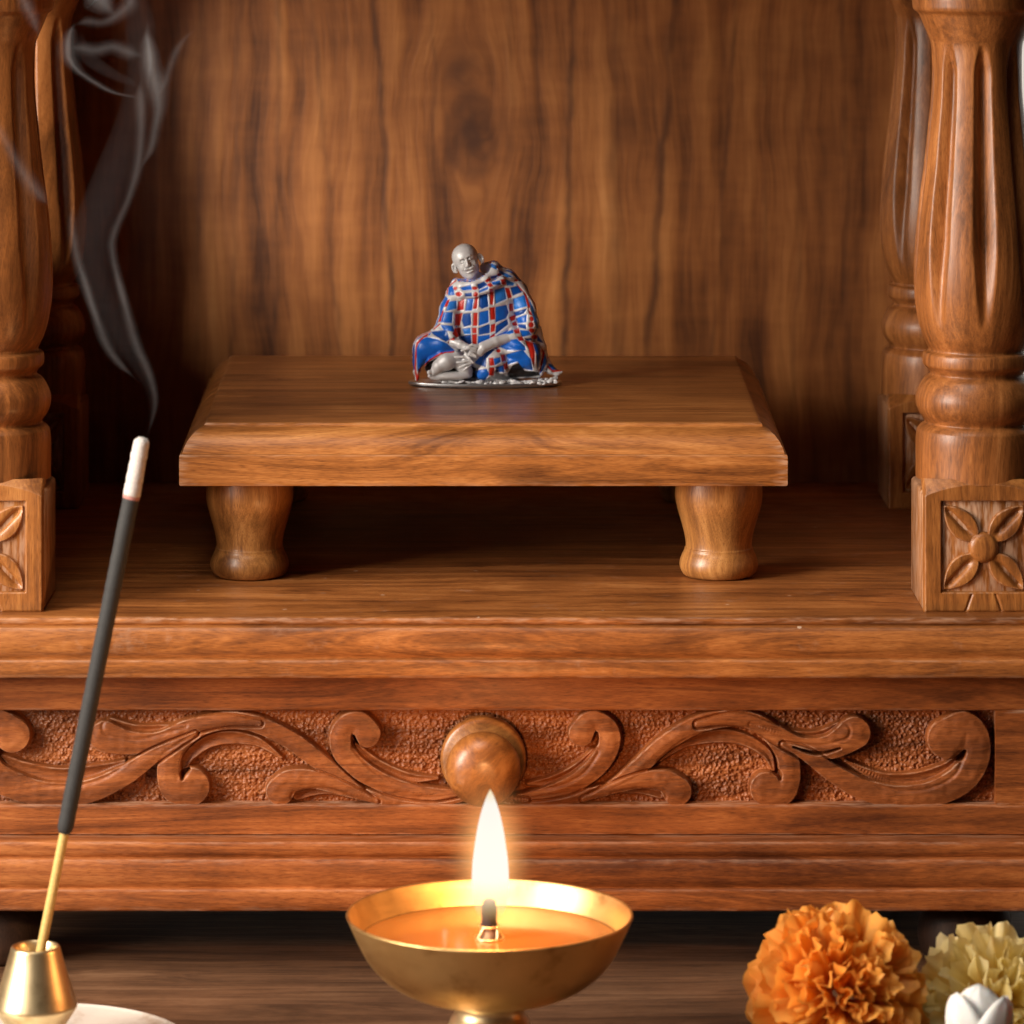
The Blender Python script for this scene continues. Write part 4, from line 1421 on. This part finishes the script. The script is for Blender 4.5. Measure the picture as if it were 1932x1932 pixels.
G.chain([A(640, 1290, 170, 75), A(760, 1430, 160, 66)], 26)
for k, (x, y) in enumerate(((380, 1445), (385, 1480), (405, 1500), (430, 1510), (455, 1515))):
    G.chain([A(x + 60, y - 10, 215, 24 - k * 2), A(x, y, 240, 24 - k * 3)], 8)
G.ell(fpnt(600, 1480, 175), (220, 90, 50), 20)
rr = random.Random(11)
G.ell((950, 20, -4), (640, 225, 12), 8)
for k in range(70):
    x = rr.uniform(380, 1560)
    tt = rr.uniform(160, 235)
    G.ell((x, -tt, rr.uniform(-4, 18)), (rr.uniform(14, 46), rr.uniform(14, 30), rr.uniform(9, 26)), 8, rr.uniform(-.5, .5))
for k in range(26):
    x = rr.uniform(1500, 1735)
    G.ell((x, -rr.uniform(20, 150), rr.uniform(0, 26)), (rr.uniform(14, 36), rr.uniform(14, 30), rr.uniform(8, 26)), 8, rr.uniform(-.5, .5))
for (x, y) in ((1290, 1365), (1315, 1400), (1340, 1420), (775, 1440), (790, 1480)):
    G.ell(fpnt(x, y, 250), (16, 16, 22), 6)
G.cone(fpnt(1180, 1440, 235), fpnt(1290, 1370, 240), 14, 10, 8)
gv_, gq = G.mesh()
gn = vert_normals(gv_, gq)
if (gn * (gv_ - gv_.mean(0))).sum() < 0:
    gq = gq[:, ::-1]
def biggest(V, Fq):
    lab = np.arange(len(V))
    while True:
        m = lab[Fq].min(1)
        new = lab.copy()
        for k in range(4):
            np.minimum.at(new, Fq[:, k], m)
        new = new[new]
        if (new == lab).all():
            break
        lab = new
    keep = lab == np.bincount(lab).argmax()
    idx = np.cumsum(keep) - 1
    return V[keep], idx[Fq[keep[Fq[:, 0]]]]


allv, allq = biggest(gv_, gq)
t = NT('antique_silver')
tc = t.n('ShaderNodeTexCoord').outputs['Object']
nn = t.noise(tc, 420.0, 4, .65)
pt = t.n('ShaderNodeNewGeometry').outputs['Pointiness']
pat = t.ramp(pt, [(.445, (.035, .03, .028)), (.492, (.76, .76, .77)), (.54, (.94, .94, .95))]).outputs[0]
cc = t.mix(1.0, pat, t.ramp(nn, [(.2, (.9, .9, .9)), (.6, (1, 1, 1))]).outputs[0], 'MULTIPLY')
ro = t.math('MULTIPLY_ADD', nn, .2, .30)
bp = t.n('ShaderNodeBump', {'Strength': .15, 'Distance': .0004, 'Height': nn}).outputs[0]
pb = t.n('ShaderNodeBsdfPrincipled', {'Base Color': cc, 'Metallic': .12, 'Coat Weight': .4, 'Coat Roughness': .2, 'Roughness': ro, 'Normal': bp})
t.t.links.new(pb.outputs[0], t.out.inputs[0])
obj('body', fworld(allv), allq, t.m, fig)

# oval plate
t2 = NT('polished_steel')
tc = t2.n('ShaderNodeTexCoord').outputs['Object']
nn = t2.noise(t2.mapping(tc, (90, 90, 2500)), 1.0, 3)
pb = t2.n('ShaderNodeBsdfPrincipled', {'Base Color': (.50, .50, .51, 1), 'Metallic': .9, 'Roughness': t2.math('MULTIPLY_ADD', nn, .2, .2)})
t2.t.links.new(pb.outputs[0], t2.out.inputs[0])
prof = smooth_prof([(.01, -2), (500, -2), (740, -1), (772, 1), (782, 0), (789, -8), (789, -24), (783, -32), (770, -36)], 4) + smooth_prof([(766, -37), (735, -38), (724, -43), (722, -46), (.01, -46)], 3)
V = []
seg = 128
for (r_, h_) in prof:
    for j in range(seg):
        a = 2 * math.pi * j / seg
        V.append((952 + r_ * math.cos(a), math.sin(a) * r_ * .385, h_))
F = []
for i in range(len(prof) - 1):
    for j in range(seg):
        k = (j + 1) % seg
        F.append((i * seg + j, i * seg + k, (i + 1) * seg + k, (i + 1) * seg + j)[::-1])
obj('base_plate', fworld(V), F, t2.m, fig, angle=60)

# ------------------------------------------------------------------ flowers
def petal_mat(name, stops, trans=.5):
    t = NT(name)
    ri = t.n('ShaderNodeNewGeometry').outputs['Random Per Island']
    ca = t.n('ShaderNodeAttribute', attribute_name='along').outputs['Fac']
    tc = t.n('ShaderNodeTexCoord').outputs['Object']
    nn = t.noise(tc, 260.0, 3, .6)
    f = t.math('ADD', t.math('MULTIPLY', ca, .55), t.math('ADD', t.math('MULTIPLY', ri, .28), t.math('MULTIPLY', nn, .18)))
    c = t.ramp(f, stops).outputs[0]
    pb = t.n('ShaderNodeBsdfPrincipled', {'Base Color': c, 'Roughness': .55})
    tl = t.n('ShaderNodeBsdfTranslucent', {'Color': c})
    mx = t.n('ShaderNodeMixShader', {0: trans, 1: pb.outputs[0], 2: tl.outputs[0]}).outputs[0]
    t.t.links.new(mx, t.out.inputs[0])
    return t.m


def flower(name, c, R, axis, n, mat, max_deg, wid=.34, ruff=.10, seed=1, curl=.25, jag=.0):
    r = random.Random(seed)
    ax = Vector(axis).normalized()
    e1 = ax.cross(Vector((0, 0, 1))).normalized()
    e2 = ax.cross(e1).normalized()
    V, F, AL = [], [], []
    NU, NV = 9, 9
    ga_ = math.pi * (3 - math.sqrt(5))
    for i in range(n):
        f = (i + .5) / n
        pol = math.radians(max_deg) * f ** .62 + r.uniform(-.06, .06)
        az = i * ga_ + r.uniform(-.25, .25)
        d = ax * math.cos(pol) + (e1 * math.cos(az) + e2 * math.sin(az)) * math.sin(pol)
        side = d.cross(ax)
        if side.length < .05:
            side = e1.copy()
        side.normalize()
        side = (Matrix.Rotation(r.uniform(-.5, .5) * (1.5 - f), 3, d) @ side).normalized()
        nrm = side.cross(d).normalized()
        if nrm.dot(ax) < 0:
            nrm = -nrm
        L = R * (.80 + .22 * f ** .5) * r.uniform(.90, 1.06)
        w_ = R * wid * (.62 + .5 * f) * r.uniform(.85, 1.2)
        ph1, ph2 = r.uniform(0, 6.28), r.uniform(0, 6.28)
        b = len(V)
        jg = [r.uniform(-1, 1) for _ in range(NV)]
        for a in range(NU):
            u_ = a / (NU - 1)
            for k in range(NV):
                v_ = k / (NV - 1) * 2 - 1
                shp = (.16 + .84 * u_ ** .8)
                tipround = 1 - .22 * abs(v_) ** 2.2 * max(0, (u_ - .55) / .45)
                rr_ = (.30 + .70 * u_ * tipround) * L + (jag * R * jg[k] * u_ ** 6)
                p_ = Vector(c) + d * rr_ + side * (w_ * .5 * shp * v_)
                z_ = ruff * R * u_ ** 1.5 * (math.sin(v_ * 4.2 + ph1) * .6 + math.sin(v_ * 8 + ph2) * .3) * .6
                z_ += -curl * R * .35 * (v_ * v_) * shp * .5 + curl * R * .45 * (u_ ** 3) * (1 if r is None else math.sin(ph1))
                p_ += nrm * z_
                V.append(tuple(p_))
                AL.append(u_)
        for a in range(NU - 1):
            for k in range(NV - 1):
                F.append((b + a * NV + k, b + a * NV + k + 1, b + (a + 1) * NV + k + 1, b + (a + 1) * NV + k))
    o = obj(name, V, F, mat, base=(c[0], c[1], -680))
    at = o.data.attributes.new('along', 'FLOAT', 'POINT')
    at.data.foreach_set('value', np.array(AL, dtype=np.float32))
    return o


D1 = .925
cx, cy, cz = P(1583, 1880, D1)
cz = max(cz, -680 + 120)
om = petal_mat('orange_petal', [(.0, (.85, .17, .012)), (.20, (.97, .29, .03)), (.50, (.98, .41, .055)), (1.0, (.98, .54, .12))])
o = flower('marigold', (cx, cy, cz), 163, (.15, -.80, .42), 190, om, 118, .44, .14, 3, .25, .03)
tag(o, 'orange marigold bloom lying on the table beside the pale yellow flower', 'flower')
cx, cy, cz = P(1880, 1893, .935)
ym = petal_mat('yellow_petal', [(.0, (.95, .48, .05)), (.28, (.98, .66, .14)), (.52, (.99, .80, .32)), (1.0, (.99, .88, .52))])
o = flower('yellow_carnation', (cx, cy, cz), 148, (.25, -.62, .62), 90, ym, 112, .55, .16, 8, .25, .05)
tag(o, 'pale yellow ruffled flower at the right edge behind the white bloom', 'flower')

# white bloom
cx, cy, cz = P(1846, 1960, .90)
wf = thing('white_flower', 'white smooth-petalled bloom in front of the yellow flower', 'flower', (cx, cy, -680))
t = NT('white_petal')
tc = t.n('ShaderNodeTexCoord').outputs['Object']
nn = t.noise(t.mapping(tc, (220, 220, 30)), 1.0, 3)
c_w = t.ramp(nn, [(.3, (.70, .69, .67)), (.7, (.80, .79, .78))]).outputs[0]
pb = t.n('ShaderNodeBsdfPrincipled', {'Base Color': c_w, 'Roughness': .7, 'Subsurface Weight': .15, 'Subsurface Scale': .004})
t.t.links.new(pb.outputs[0], t.out.inputs[0])
for k, (az, tilt, L, wd) in enumerate(((-.95, .42, 136, 98), (-.1, .20, 142, 104), (.75, .50, 136, 96), (1.8, .5, 126, 90), (3.0, .42, 120, 88), (4.3, .5, 120, 90))):
    az0 = az - math.pi / 2
    d = Vector((math.sin(az) * math.sin(tilt), -math.cos(az) * math.sin(tilt) * .8, math.cos(tilt))).normalized()
    side = d.cross(Vector((math.sin(az), -math.cos(az), .2))).normalized()
    nr = side.cross(d).normalized()
    V, F = [], []
    NU, NV = 16, 11
    for a in range(NU):
        u_ = a / (NU - 1)
        wv = wd * .5 * (max(0.0, math.sin(math.pi * min(1, .14 + u_ * .86) ** 1.15)) ** .62 + .02)
        for j in range(NV):
            v_ = j / (NV - 1) * 2 - 1
            p_ = Vector((cx, cy, cz - 45)) + d * (L * u_) + side * (wv * v_) + nr * ((1 - v_ * v_) * wv * .55 - u_ * u_ * 10 + math.sin(v_ * 9 + k) * 1.2)
            V.append(tuple(p_))
    for a in range(NU - 1):
        for j in range(NV - 1):
            F.append((a * NV + j, a * NV + j + 1, (a + 1) * NV + j + 1, (a + 1) * NV + j))
    po = obj('petal', V, F, t.m, wf)
    md = po.modifiers.new('thickness', 'SOLIDIFY')
    md.thickness = .0006
